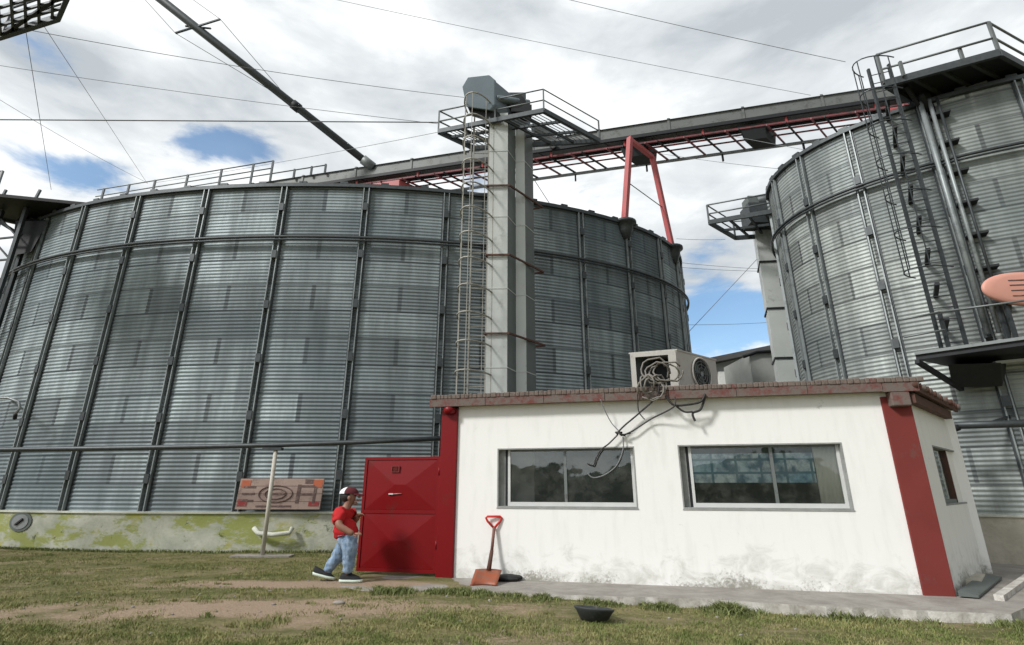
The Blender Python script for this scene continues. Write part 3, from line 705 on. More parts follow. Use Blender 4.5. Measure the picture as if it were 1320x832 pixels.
# caged ladder of the right silo
lr = thing('access_ladder', at_depth(1228, 440, 12.1), 'tall dark ladder with a wide safety cage on the right silo', 'ladder')
base = at_depth(1231, 452, 12.05)
caged_ladder('ladder', lr, base, 13.35, 6.85, .50, Vector((-.96, -.28, 0)).normalized(), (.42, .80), Vector((.93, -.37, 0)), 'dark_steel', 1.08, .30, .06, .018, Vector((.45, -.89, 0)))
z = 5.6
while z < 12.4:
    pth = -58.2; p = sp(SR, pth, z, 0); mb = MB(); mb.beam(p, Vector((base.x + .1, base.y + .1, z + .05)), .1, .07, 'black'); mb.build('wall_bracket', lr); z += .95

# conduits running down the right silo
cd_ = thing('conduit_run', sp(SR, -50.5, 5.2, .2), 'pair of vertical grey conduits clipped to the right silo beside the ladder', 'conduit')
for dth, r_ in ((-52.3, .065), (-51.0, .05), (-49.9, .035)):
    mb = MB(); mb.tube([sp(SR, dth, 12.3, .30), sp(SR, dth, 9, .30), sp(SR, dth, 5.3, .30)], r_, 'rib' if r_ > .04 else 'dark_steel', 10); mb.build('conduit', cd_)
z = 6.1
while z < 12.2: p = sp(SR, -50.2, z, .15); mb = MB(); mb.box(p, (.42, .30, .06), 'black', (stan(SR, -50), snorm(SR, -50))); mb.build('clip', cd_); z += .95

# lower platform
ZL = 4.72
lp = thing('lower_platform', on_level(1240, 458, ZL), 'dark inspection platform with struts halfway up the right silo', 'platform')
q = [on_level(1180, 459, ZL), on_level(1345, 436, ZL), on_level(1400, 464, ZL), on_level(1250, 474, ZL)]
mb = MB()
mb.hexa([p - Vector((0, 0, .10)) for p in q] + [p + Vector((0, 0, .03)) for p in q], 'black')
mb.beam(q[0] + Vector((0, 0, .05)), q[1] + Vector((0, 0, .05)), .12, .07, 'rail'); mb.build('deck', lp)
mb = MB(); mb.beam(at_depth(1182, 466, 11.9), at_depth(1240, 502, 12.6), .10, .10, 'black')
mb.hexa([at_depth(1228, 500, 12.5), at_depth(1292, 498, 12.2), at_depth(1292, 498, 12.7), at_depth(1228, 500, 12.9), at_depth(1222, 470, 12.0), at_depth(1290, 468, 11.8), at_depth(1300, 468, 12.7), at_depth(1235, 470, 12.9)], 'black')
mb.beam(at_depth(1282, 468, 11.9), at_depth(1345, 462, 11.7), .12, .06, 'light_metal'); mb.build('bracket', lp)
mb = MB()
for u, vt, vb in ((1214, 412, 456), (1292, 400, 448), (1302, 400, 446)):
    b_ = on_level(u + 11, vb, ZL); mb.beam(b_, b_ + Vector((0, 0, 1.0)), .07, .07, 'dark_steel')
a_, b_ = on_level(1190, 457, ZL), on_level(1225, 454, ZL)
for z in (.55, 1.0): mb.tube([on_level(1182, 458, ZL) + Vector((-.2, 0, z - .1)), on_level(1225, 454, ZL) + Vector((0, 0, z))], .025, 'rail', 6)
mb.tube([on_level(1225, 454, ZL) + Vector((0, 0, 1)), on_level(1345, 437, ZL) + Vector((0, 0, .9))], .025, 'rail', 6)
mb.build('guardrail', lp)

# salmon oval cover by the lower platform
dc = at_depth(1322, 373, 11.2)
cvr = thing('oval_cover', dc - Vector((0, 0, .45)), 'flat salmon pink oval panel with grooves above the lower platform of the right silo', 'cover')
mb = MB(); mb.lathe(dc, [(.1, -.075), (.70, -.07), (.86, -.05), (.92, -.01), (.90, .03), (.2, .04)], 'salmon', 48, 'Y', 1.12, .46); mb.build('shell', cvr)
mb = MB()
for k, (dx, L_) in enumerate(((-.19, .55), (-.06, .85), (.07, .80), (.19, .5))):
    mb.tube([dc + Vector((-.42, -.072, dx)), dc + Vector((.1, -.075, dx + .02)), dc + Vector((L_, -.07, dx + .05))], .016, 'sign_dark', 8)
mb.build('ridge', cvr)
mb = MB()
for dx in (-.35, .25): mb.beam(dc + Vector((dx, .1, -.2)), Vector((dc.x + dx, 11.7, ZL)), .07, .07, 'dark_steel')
mb.build('post', cvr)

# pipes across the silos
def pipe(name, label, pts, r, m, cat='pipe', group=None):
    mb = MB(); mb.tube(pts, r, m, 10); return tag(mb.build(name), label, cat, group)
zr = 3.07
pl_pts = [on_level(u, v, zr) for u, v in ((-60, 582), (0, 580), (120, 578.5), (240, 576.5), (357, 574), (470, 570), (575, 565))]
pl_pts = [Vector((p.x, 14.0 + (p.x + 6.3) * -.02, p.z)) for p in pl_pts]
for i, (u, v) in enumerate(((-60, 582), (0, 580), (120, 578.5), (240, 576.5), (357, 574), (470, 570), (575, 565))): pl_pts[i] = at_depth(u, v, 14.05)
pipe('service_pipe', 'long dark horizontal pipe crossing in front of the left silo on a white pole', pl_pts, .065, 'dark_steel')
pp_ = on_level(338, 718)
pol = thing('support_pole', pp_, 'peeling white pole carrying the dark pipe in front of the left silo', 'pole')
ptop = at_depth(356, 577, 14.05)
mb = MB(); mb.tube([pp_ + Vector((0, 0, -.1)), ptop - Vector((0, 0, .05))], .052, 'pole', 12); mb.build('shaft', pol)
mb = MB(); mb.box(ptop - Vector((.08, 0, .04)), (.5, .16, .07), 'dark_steel'); mb.build('saddle', pol)
mb = MB(); mb.box((pp_.x, pp_.y, .0), (1.5, .35, .08), 'apron'); mb.build('footing', pol)
pr = thing('side_pipe', at_depth(1228, 548, 12.4), 'dark green horizontal pipe behind the right end of the white hut', 'pipe')
mb = MB(); mb.tube([at_depth(1215, 549, 12.35), at_depth(1290, 547, 11.9), at_depth(1360, 545, 11.6)], .085, 'dark_steel', 12); mb.build('pipe', pr)
mb = MB(); mb.tube([at_depth(1232, 556, 12.25), at_depth(1228, 549, 12.25)], .11, 'black', 12); mb.beam(at_depth(1262, 550, 12.1), sp(SR, -53, 3.3, 0), .06, .06, 'dark_steel'); mb.build('bracket', pr)

# ------------------------------------------------------------------ second elevator behind the right silo
e2 = thing('bucket_elevator', at_depth(1000, 480, 19.5).xy.to_3d(), 'grey bucket elevator with a railed platform half hidden behind the right silo', 'elevator')
a = at_depth(1003, 485, 19.3).xy; 
mb = MB(); q = [a, a + Vector((1.6, -.2)), a + Vector((2.0, .8)), a + Vector((.4, 1.0))]
mb.prism([(p.x, p.y) for p in q], 0, 12.9, 'light_metal')
for v in (338, 398, 462):
    z = at_depth(985, v, 19.3).z; k = .04; mb.prism([(q[0].x - k, q[0].y - k), (q[1].x + k, q[1].y - k), (q[2].x + k, q[2].y + k), (q[3].x - k, q[3].y + k)], z - .035, z + .035, 'black')
mb.build('casing', e2)
Z2 = 11.75
q = [on_level(914, 287, Z2), on_level(948, 307, Z2), on_level(1010, 303, Z2), on_level(1000, 272, Z2)]
mb = MB()
for i in range(4): mb.beam(q[i], q[(i + 1) % 4], .09, .18, 'dark_steel')
for t in (.3, .6, .85): mb.beam(q[0].lerp(q[3], t), q[1].lerp(q[2], t), .07, .1, 'dark_steel')
mb.beam(q[0].lerp(q[1], .5), q[3].lerp(q[2], .5), .06, .1, 'dark_steel')
mb.box(at_depth(978, 280, 19), (1.1, .8, .9), 'dark_steel'); mb.build('platform', e2)
mb = MB(); rails(mb, [q[3], q[0], q[1], q[2]], (.38, .78), r=.03, sub=1, post=.06); mb.build('guardrail', e2)
mb = MB(); mb.tube([at_depth(975, 262, 19.4) + Vector((0, 0, 0)), at_depth(1010, 255, 19.4)], .28, 'dark_steel', 14); mb.box(at_depth(985, 264, 19.5), (1.6, .6, .5), 'dull_shade_metal'); mb.build('head_housing', e2)

# ------------------------------------------------------------------ platforms at the left edge
# silo top platform at far left
ZT = 11.75
p0 = thing('eave_platform', on_level(30, 262, ZT), 'dark railed platform on the far left rim of the left silo', 'platform')
q = [on_level(-60, 268, ZT), on_level(28, 282, ZT), on_level(105, 263, ZT), on_level(-40, 252, ZT)]
q = [on_level(-70, 262, ZT), on_level(52, 290, ZT), on_level(120, 262, ZT), on_level(0, 250, ZT)]
mb = MB(); mb.hexa([p - Vector((0, 0, .12)) for p in q] + [p for p in q], 'black'); mb.beam(q[0] - Vector((0, 0, .1)), q[1] - Vector((0, 0, .1)), .1, .22, 'dark_steel'); mb.build('deck', p0)
mb = MB(); rails(mb, [q[0], q[0].lerp(q[3], .9)], (.5, 1.0), r=.028, sub=2, post=.07, m='rail')
mb.build('guardrail', p0)
for u in (8, 52):
    mb = MB(); b_ = at_depth(u - 6, 256, 19); mb.beam(b_, at_depth(u, 250 - 5, 19), .08, .08, 'dark_steel'); mb.build('post', p0)
mb = MB()
a_ = at_depth(38, 310, 17.2)
mb.hexa([at_depth(14, 330, 17.3), at_depth(40, 325, 17.2), at_depth(42, 320, 18), at_depth(18, 325, 18), at_depth(20, 285, 17.3), at_depth(62, 285, 17.2), at_depth(64, 280, 18), at_depth(26, 280, 18)], 'black')
mb.beam(at_depth(-40, 262, 17), at_depth(28, 304, 17.3), .09, .12, 'dark_steel'); mb.build('bracket', p0)
# lattice column left of the silo
lc = thing('lattice_column', at_depth(-30, 470, 17.2).xy.to_3d(), 'dark lattice ladder column at the left edge beside the left silo', 'column')
cb, ct_ = at_depth(-55, 560, 17.0), at_depth(24, 300, 17.0)
xa = ct_.x; mb = MB()
for dx, dy in ((0, 0), (-1.1, .2), (-.5, .8)): mb.beam((xa + dx, 17 + dy, 0), (xa + dx, 17 + dy, 11.6), .12, .12, 'dark_steel', (0, 1, 0))
mb.build('upright', lc)
mb = MB(); z = .5; k = 0
while z < 11.2:
    mb.beam((xa, 17, z), (xa - 1.1, 17.2, z), .06, .06, 'dark_steel'); mb.beam((xa, 17, z), (xa - 1.1, 17.2, z + .9), .05, .05, 'dark_steel' if k % 3 else 'dark_red_steel'); z += .9; k += 1
mb.build('lattice', lc)

# high grid platform in the top left corner
ZG = 13.4
g = [on_level(-80, 66, ZG), on_level(1, 47, ZG), on_level(76, 23, ZG), on_level(92, -14, ZG), on_level(-80, -14, ZG)]
gp = thing('grid_platform', g[1], 'dark steel grid platform of another tower in the top left corner', 'platform')
mb = MB()
for i in range(3): mb.beam(g[i], g[i + 1], .10, .20, 'dark_steel')
for k in range(5):
    t = k / 4.5; a_ = g[1].lerp(g[2], t); mb.beam(a_, a_ + (g[3] - g[2]).normalized() * 1.7 + Vector((-1.0, -1.0, 0)) * .2, .05, .09, 'dark_steel')
for k in range(1, 4):
    d = (g[3] - g[2]) * (k * .36); mb.beam(g[0] + d, g[2] + d, .045, .08, 'dark_steel')
mb.beam(g[1], g[3], .07, .09, 'black'); mb.build('deck_frame', gp)
mb = MB()
for k in range(5):
    a_ = g[1].lerp(g[3], k / 4.); mb.beam(a_, a_ + Vector((-.7, .35, .25)), .05, .05, 'dark_steel')
for z in (.5, 1.0): mb.tube([g[1] + Vector((0, 0, z)), g[2] + Vector((0, 0, z)), g[3] + Vector((0, 0, z))], .03, 'dark_steel', 6)
mb.beam(g[2], g[2] + Vector((0, 0, 1.0)), .06, .06, 'dark_steel'); mb.beam(g[1], g[1] + Vector((0, 0, 1.0)), .06, .06, 'dark_steel')
mb.build('guardrail', gp)
mb = MB()
for dx, dy in ((-2.3, -1.0), (-2.3, 1.2), (-4.2, 0)): mb.beam((g[0].x + dx, g[0].y + dy, 0), (g[0].x + dx, g[0].y + dy, ZG), .2, .2, 'dark_steel', (0, 1, 0))
mb.hexa([(g[0].x - 4.4, g[0].y - 1.2, ZG - .2), (g[0].x + .1, g[0].y - 1.2, ZG - .2), (g[0].x + .1, g[0].y + 1.4, ZG - .2), (g[0].x - 4.4, g[0].y + 1.4, ZG - .2),
         (g[0].x - 4.4, g[0].y - 1.2, ZG - .04), (g[0].x + .1, g[0].y - 1.2, ZG - .04), (g[0].x + .1, g[0].y + 1.4, ZG - .04), (g[0].x - 4.4, g[0].y + 1.4, ZG - .04)], 'dark_steel')
mb.build('tower_leg', gp)

# ------------------------------------------------------------------ shed in the distance between the silos
sh = thing('storage_shed', at_depth(960, 640, 34).xy.to_3d(), 'pale shed with a low pitched grey roof in the gap between the silos', 'shed')
a_, b_, c_ = at_depth(880, 478, 33), at_depth(940, 452, 33), at_depth(1080, 500, 33)
r1, r2 = at_depth(885, 472, 33), at_depth(1000, 441, 33)
mb = MB(); x0, x1 = r1.x, r2.x + 1.2
mb.add([(x0, 33, 0), (x1, 33, 0), (x1, 33, r2.z - .3), (x0, 33, r1.z - .3), (x0 + 3, 44, 0), (x1 + 3, 44, 0), (x1 + 3, 44, r2.z - .3), (x0 + 3, 44, r1.z - .3)],
       [(0, 1, 2, 3), (1, 5, 6, 2), (5, 4, 7, 6), (4, 0, 3, 7)], 'shed_wall'); mb.build('wall', sh)
mb = MB(); v = Vector((0, 0, .35)); dp = Vector((3, 11.6, 0)); e1, e2_ = r1 + Vector((-.4, -.6, -.3)), r2 + Vector((1.4, -.6, -.3))
mb.add([e1, e2_, e2_ + dp, e1 + dp, e1 + v, e2_ + v, e2_ + dp + v, e1 + dp + v], [(3, 2, 1, 0), (4, 5, 6, 7), (0, 1, 5, 4), (1, 2, 6, 5), (2, 3, 7, 6), (3, 0, 4, 7)], 'shed_roof'); mb.build('roof', sh)
mb = MB(); a_, b_ = at_depth(926, 479, 32.7), at_depth(967, 478, 32.7); mb.box(((a_.x + b_.x) / 2, 32.85, a_.z - 1.2), (b_.x - a_.x, .2, 2.4), 'shed_white'); mb.build('panel', sh)
mb = MB(); a_ = at_depth(968, 490, 25); b_ = at_depth(1060, 490, 25); t_ = at_depth(968, 457, 25).z
tag(mb.hexa([(a_.x, 25, 0), (b_.x, 25, 0), (b_.x, 28, 0), (a_.x, 28, 0), (a_.x + .1, 25, t_), (b_.x, 25, t_ + .6), (b_.x, 28, t_ + .6), (a_.x, 28, t_)], 'shed_wall')
    .tube([at_depth(958, 460, 24.9), at_depth(975, 454, 24.9), at_depth(1010, 452, 24.9)], .09, 'black', 8).build('utility_building'), 'grey building with a black pipe on its top beside the far shed', 'building')

# ------------------------------------------------------------------ the white hut
hut = thing('site_hut', (3, 10.1, 0), 'small white painted hut with two front windows and red corner pillar', 'hut')
fd = (B2 - A2).normalized(); fn = Vector((fd.y, -fd.x)); L = (B2 - A2).length     # fn points to the viewer
def fw(s, z, out=0.0): p = A2 + fd * s + fn * out; return Vector((p.x, p.y, z))
def wall_sz(u, v):
    p = on_plane(u, v, A2, fd); return (p.xy - A2).dot(fd), p.z
def win_rect(u0, v0, u1, v1, um):
    s0, _ = wall_sz(u0, (v0 + v1) / 2); s1, _ = wall_sz(u1, (v0 + v1) / 2)
    _, zt = wall_sz(um, v0); _, zb = wall_sz(um, v1); return s0, s1, zb, zt
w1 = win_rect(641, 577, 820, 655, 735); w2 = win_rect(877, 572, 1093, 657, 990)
TH = .22; ZW = 3.3
mb = MB()
def wbox(s0, s1, z0, z1, m='stucco'):
    mb.hexa([fw(s0, z0), fw(s1, z0), fw(s1, z0, -TH), fw(s0, z0, -TH), fw(s0, z1), fw(s1, z1), fw(s1, z1, -TH), fw(s0, z1, -TH)], m)
zb, zt = min(w1[2], w2[2]), max(w1[3], w2[3])
wbox(0, L, -.2, zb); wbox(0, L, zt, ZW)
wbox(0, w1[0], zb, zt); wbox(w1[1], w2[0], zb, zt); wbox(w2[1], L, zb, zt)
for w in (w1, w2):
    if w[2] > zb + .001: wbox(w[0], w[1], zb, w[2])
    if w[3] < zt - .001: wbox(w[0], w[1], w[3], zt)
# side wall with its small window
sdv = (C2 - B2).normalized(); sn = Vector((sdv.y, -sdv.x)); LS = (C2 - B2).length
def sw(s, z, out=0.0): p = B2 + sdv * s + sn * out; return Vector((p.x, p.y, z))
def side_sz(u, v): p = on_plane(u, v, B2, sdv); return (p.xy - B2).dot(sdv), p.z
ss0, zs1 = side_sz(1201, 574); ss1, _ = side_sz(1234, 576); _, zs0 = side_sz(1222, 652)
SZ = 3.3
def sbox(s0, s1, z0, z1):
    mb.hexa([sw(s0, z0), sw(s1, z0), sw(s1, z0, -TH), sw(s0, z0, -TH), sw(s0, z1), sw(s1, z1), sw(s1, z1, -TH), sw(s0, z1, -TH)], 'stucco')
sbox(.0, LS, -.2, zs0); sbox(.0, LS, zs1, SZ); sbox(.0, ss0, zs0, zs1); sbox(ss1, LS, zs0, zs1)
# back and left walls
mb.hexa([(*C2, -.2), (*D2, -.2), (*(D2 - fn * -.2), -.2), (*(C2 - fn * -.2), -.2), (*C2, ZW), (*D2, ZW), (*(D2 - fn * -.2), ZW), (*(C2 - fn * -.2), ZW)], 'stucco')
k = sdv * .22; q0, q1 = A2 + k, D2 - k
o_ = fd * .2
mb.hexa([(*q0, -.2), (*(q0 + o_), -.2), (*(q1 + o_), -.2), (*q1, -.2), (*q0, ZW), (*(q0 + o_), ZW), (*(q1 + o_), ZW), (*q1, ZW)], 'stucco')
mb.build('wall', hut)
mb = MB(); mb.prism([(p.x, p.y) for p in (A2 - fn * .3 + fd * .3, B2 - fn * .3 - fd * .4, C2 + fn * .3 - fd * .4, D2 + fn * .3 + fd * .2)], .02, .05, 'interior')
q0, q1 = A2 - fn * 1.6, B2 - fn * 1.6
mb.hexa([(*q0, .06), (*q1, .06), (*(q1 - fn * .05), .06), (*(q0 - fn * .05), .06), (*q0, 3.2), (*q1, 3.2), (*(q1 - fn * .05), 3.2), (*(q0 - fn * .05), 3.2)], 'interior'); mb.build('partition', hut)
# red corner pillar and red left post
pw, _ = wall_sz(1141, 518); pw0, _ = wall_sz(1190, 767)
mb = MB(); s0 = L - .43; mb.hexa([fw(s0, -.02, .035), fw(L + .03, -.02, .035), fw(L + .03, -.02, -.02), fw(s0, -.02, -.02), fw(s0, 3.22, .035), fw(L + .03, 3.22, .035), fw(L + .03, 3.22, -.02), fw(s0, 3.22, -.02)], 'pillar_red')
mb.build('corner_pillar', hut, bevel=.01)
mb = MB(); mb.box(fw(L - .18, 3.16, .10), (.30, .2, .26), 'fascia', (fd, fn)); mb.build('corbel', hut, bevel=.02)
mb = MB(); mb.hexa([fw(-.36, -.02, .06), fw(-.004, -.02, .06), fw(-.004, -.02, -.28), fw(-.36, -.02, -.28), fw(-.36, 3.26, .06), fw(-.004, 3.26, .06), fw(-.004, 3.26, -.28), fw(-.36, 3.26, -.28)], 'door_red'); mb.build('gate_post', hut, bevel=.012)
mb = MB(); mb.lathe(fw(-.17, 3.14, .10), [(.10, 0), (.13, .05), (.13, .12), (.08, .16)], 'door_red', 14); mb.build('post_knob', hut)
# roof slab with tiled edge
OH = .17
rp = [A2 - fd * .55 + fn * OH, B2 + fd * .12 + fn * OH, B2 + fd * .12 + fn * OH + sdv * (LS + .1), A2 - fd * .55 + sdv * (LS + .1)]
mb = MB(); mb.prism([(p.x, p.y) for p in rp], 3.30, 3.45, 'tile')
mb.build('roof_slab', hut)
def fr(s, z, o): p = A2 + fd * s + fn * (OH + o); return Vector((p.x, p.y, z))
mb = MB(); s = -.58
while s < L + .12:
    s1 = min(s + 1.22, L + .14); j = random.uniform(-.006, .006)
    mb.hexa([fr(s, 3.285 + j, .04), fr(s1 - .01, 3.285 + j, .04), fr(s1 - .01, 3.285 + j, .003), fr(s, 3.285 + j, .003), fr(s, 3.44 + j, .045), fr(s1 - .01, 3.44 + j, .045), fr(s1 - .01, 3.44 + j, .003), fr(s, 3.44 + j, .003)], 'fascia'); s = s1
mb.build('fascia', hut)
mb = MB(); s = -.56; 
while s < L + .12:    # row of rough tiles along the edge
    w = random.uniform(.07, .13); h_ = random.uniform(.085, .10); c = fr(s + w / 2, 3.45 + h_ / 2 - .01, -.07 + random.uniform(-.008, .008))
    mb.box(c, (w * .97, .26, h_), 'fascia' if random.random() < .05 else 'tile', (fd, fn)); s += w
mb.build('tile_edge', hut, bevel=.015)
# side eave with rafter ends and sheet edges
def sr(s, z, o): p = B2 + sdv * s + sn * o; return Vector((p.x, p.y, z))
mb = MB(); 
mb.hexa([sr(-.1, 3.08, .02), sr(LS - .45, 3.08, .02), sr(LS - .45, 3.08, .14), sr(-.1, 3.08, .14), sr(-.1, 3.24, .02), sr(LS - .45, 3.24, .02), sr(LS - .45, 3.24, .14), sr(-.1, 3.24, .14)], 'rust')
mb.build('lower_fascia', hut)
mb = MB(); s = -.1; k = 0
while s < LS + .1:
    mb.tube([sr(s, 3.40, -.1), sr(s, 3.38, .24 + random.uniform(-.03, .03))], .062, 'fascia' if k % 3 else 'rust', 9); s += .24; k += 1
mb.beam(sr(-.12, 3.31, .18), sr(LS + .1, 3.31, .18), .05, .08, 'rust'); mb.build('tile_end', hut)
# windows
def window(w, split, lab):
    s0, s1, z0, z1 = w; d = -.16
    rv = MB(); t = .025      # grey reveal lining (left, top, bottom, right)
    def rb(a, b, c, e): rv.hexa([fw(a, c, .004), fw(b, c, .004), fw(b, c, d - .03), fw(a, c, d - .03), fw(a, e, .004), fw(b, e, .004), fw(b, e, d - .03), fw(a, e, d - .03)], 'reveal')
    rb(s0, s0 + t, z0, z1); rb(s1 - t, s1, z0, z1); rb(s0 + t, s1 - t, z1 - t, z1); rb(s0 + t, s1 - t, z0, z0 + t)
    win = rv.build('window', hut); tag(win, lab)
    fm = MB(); f_ = .05
    def fb(a, b, c, e, m='frame', o=0): fm.hexa([fw(a, c, d + .05 + o), fw(b, c, d + .05 + o), fw(b, c, d), fw(a, c, d), fw(a, e, d + .05 + o), fw(b, e, d + .05 + o), fw(b, e, d), fw(a, e, d)], m)
    a, b, c, e = s0 + t + .17, s1 - t, z0 + t, z1 - t
    fb(s0 + t, a - .05, c, e, 'reveal'); fb(a - .05, a, c, e, 'black', -.01)
    fb(a, a + f_, c, e); fb(b - f_, b, c, e); fb(a + f_, b - f_, e - .035, e, 'rail'); fb(a + f_, b - f_, c, c + .075)
    sm = s0 + (s1 - s0) * split; fb(sm - .028, sm + .028, c + .075, e - .035, 'rail', -.01)
    fm.build('frame', win)
    gl = MB(); gl.add([fw(a + f_, c + .07, d + .02), fw(b - f_, c + .07, d + .02), fw(b - f_, e - .03, d + .02), fw(a + f_, e - .03, d + .02)], [(0, 1, 2, 3)], 'glass'); gl.build('pane', win)
    sl = MB(); sl.hexa([fw(s0 - .01, z0 - .02, .012), fw(s1 + .01, z0 - .02, .012), fw(s1 + .01, z0 - .02, .001), fw(s0 - .01, z0 - .02, .001), fw(s0 - .01, z0 - .003, .01), fw(s1 + .01, z0 - .003, .01), fw(s1 + .01, z0 - .003, .001), fw(s0 - .01, z0 - .003, .001)], 'reveal'); sl.build('sill', win)
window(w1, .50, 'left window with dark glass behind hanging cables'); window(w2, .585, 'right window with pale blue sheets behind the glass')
rv = MB()
def sb(a, b, c, e, o0, o1, m): rv.hexa([sw(a, c, o0), sw(b, c, o0), sw(b, c, o1), sw(a, c, o1), sw(a, e, o0), sw(b, e, o0), sw(b, e, o1), sw(a, e, o1)], m)
sb(ss0, ss0 + .03, zs0, zs1, .004, -.2, 'reveal'); sb(ss1 - .03, ss1, zs0, zs1, .004, -.2, 'stucco'); sb(ss0 + .03, ss1 - .03, zs0, zs0 + .03, .004, -.2, 'reveal'); sb(ss0 + .03, ss1 - .03, zs1 - .03, zs1, .004, -.2, 'reveal')
wn = rv.build('window', hut); tag(wn, 'small deep-set side window of the hut')
sm = ss0 + (ss1 - ss0) * .55
rv = MB(); sb(ss0 + .03, ss0 + .10, zs0 + .03, zs1 - .03, -.04, -.15, 'rust'); sb(sm - .06, sm, zs0 + .03, zs1 - .03, -.04, -.15, 'rust'); sb(ss0 + .10, sm - .06, zs0 + .03, zs0 + .1, -.05, -.15, 'rail'); sb(sm, ss1 - .03, zs0 + .03, zs1 - .03, -.05, -.2, 'stucco'); rv.build('frame', wn)
rv = MB(); rv.add([sw(ss0 + .08, zs0 + .08, -.10), sw(sm - .04, zs0 + .08, -.10), sw(sm - .04, zs1 - .03, -.10), sw(ss0 + .08, zs1 - .03, -.10)], [(0, 1, 2, 3)], 'glass'); rv.build('pane', wn)
# pale blue gridded sheet and a pale curtain inside the right window
sl_, sr_ = w2[0] + (w2[1] - w2[0]) * .04, w2[0] + (w2[1] - w2[0]) * .84
mb = MB(); zz0, zz1 = w2[2] + (w2[3] - w2[2]) * .40, w2[2] + (w2[3] - w2[2]) * .86
mb.hexa([fw(sl_, zz0, -.19), fw(sr_, zz0, -.19), fw(sr_, zz0, -.195), fw(sl_, zz0, -.195), fw(sl_, zz1, -.19), fw(sr_, zz1, -.19), fw(sr_, zz1, -.195), fw(sl_, zz1, -.195)], 'blue_grid')
tag(mb.build('gridded_sheet'), 'pale blue and white gridded sheet just inside the right front window', 'chart')
mb = MB(); vs = []; n = 24
for i in range(n + 1):
    s = w2[0] + (w2[1] - w2[0]) * (.845 + .15 * i / n); o = -.20 + .008 * math.sin(i * 1.3); vs += [fw(s, w2[2] - .05, o), fw(s, w2[3] * .985, o)]
mb.add(vs, [(2 * i, 2 * i + 2, 2 * i + 3, 2 * i + 1) for i in range(n)], 'curtain', True); c_o = mb.build('curtain'); sm_ = c_o.modifiers.new('solid', 'SOLIDIFY'); sm_.thickness = .004
tag(c_o, 'pale beige curtain at the right edge inside the right front window', 'curtain')

# ------------------------------------------------------------------ open red gate
gt = thing('metal_gate', fw(-1.2, 0, .0), 'glossy dark red sheet-metal gate standing beside the hut with embossed panels', 'gate')
g0 = (on_level(464, 739).xy - A2).dot(fd) ; g1 = -.37
zt = 2.27; zb = .07; tilt = .09
def gp_(s, z, o): return fw(s, z, o)
mb = MB(); mb.hexa([gp_(g0, zb, .0), gp_(g1, zb, .0), gp_(g1, zb, -.04), gp_(g0, zb, -.04), gp_(g0, zt, .0), gp_(g1, zt, .0), gp_(g1, zt, -.04), gp_(g0, zt, -.04)], 'door_red'); 
mb.build('leaf', gt)
zm = (zt + zb) / 2 + .02
for (z0, z1) in ((zb + .06, zm - .04), (zm + .04, zt - .06)):
    mb = MB(); a, b = g0 + .06, g1 - .05; o = .004; k = .045
    cx1, cx2, cz = a + (b - a) * .42, a + (b - a) * .58, (z0 + z1) / 2
    mb.add([gp_(a, z0, o), gp_(b, z0, o), gp_(b, z1, o), gp_(a, z1, o), gp_(cx1, cz, o + k), gp_(cx2, cz, o + k)], [(0, 1, 5, 4), (1, 2, 5), (2, 3, 4, 5), (3, 0, 4)], 'door_red'); mb.build('embossed_panel', gt)
mb = MB()
for (a, b, c, e) in ((g0, g1, zt - .05, zt + .01), (g0, g1, zb - .01, zb + .05), (g0, g1, zm - .035, zm + .035)):
    mb.hexa([gp_(a, c, .018), gp_(b, c, .018), gp_(b, c, .001), gp_(a, c, .001), gp_(a, e, .018), gp_(b, e, .018), gp_(b, e, .001), gp_(a, e, .001)], 'door_red')
for (a, b) in ((g0 - .01, g0 + .05), (g1 - .05, g1)):
    mb.hexa([gp_(a, zb, .021), gp_(b, zb, .021), gp_(b, zb, .001), gp_(a, zb, .001), gp_(a, zt, .021), gp_(b, zt, .021), gp_(b, zt, .001), gp_(a, zt, .001)], 'door_red')
mb.build('frame', gt)
def gate_px(u, v): p = on_plane(u, v, A2, fd); return (p.xy - A2).dot(fd), p.z
s_, z_ = gate_px(511, 605); mb = MB()
for (a, b, c, e) in ((-.09, .09, .05, .065), (-.09, .09, -.065, -.05), (-.09, -.07, -.05, .05), (.07, .09, -.05, .05), (-.05, .05, .012, .026), (-.05, .05, -.026, -.012)):
    mb.hexa([gp_(s_ + a, z_ + c, .055), gp_(s_ + b, z_ + c, .055), gp_(s_ + b, z_ + c, .03), gp_(s_ + a, z_ + c, .03), gp_(s_ + a, z_ + e, .055), gp_(s_ + b, z_ + e, .055), gp_(s_ + b, z_ + e, .03), gp_(s_ + a, z_ + e, .03)], 'pillar_red')
mb.build('emblem', gt)
s_, z_ = gate_px(507, 637); mb = MB()
mb.hexa([gp_(s_ - .08, z_ - .013, .06), gp_(s_ + .02, z_ - .013, .06), gp_(s_ + .02, z_ - .013, .03), gp_(s_ - .08, z_ - .013, .03), gp_(s_ - .08, z_ + .013, .06), gp_(s_ + .02, z_ + .013, .06), gp_(s_ + .02, z_ + .013, .03), gp_(s_ - .08, z_ + .013, .03)], 'frame')
mb.tube([gp_(s_ + .02, z_, .05), gp_(s_ + .2, z_ + .01, .05)], .008, 'cage', 6); mb.build('latch', gt)
for zz in (.5, 1.9):
    mb = MB(); mb.tube([gp_(g1 + .005, zz, .05), gp_(g1 + .005, zz + .16, .05)], .02, 'door_red', 8); mb.build('hinge', gt)

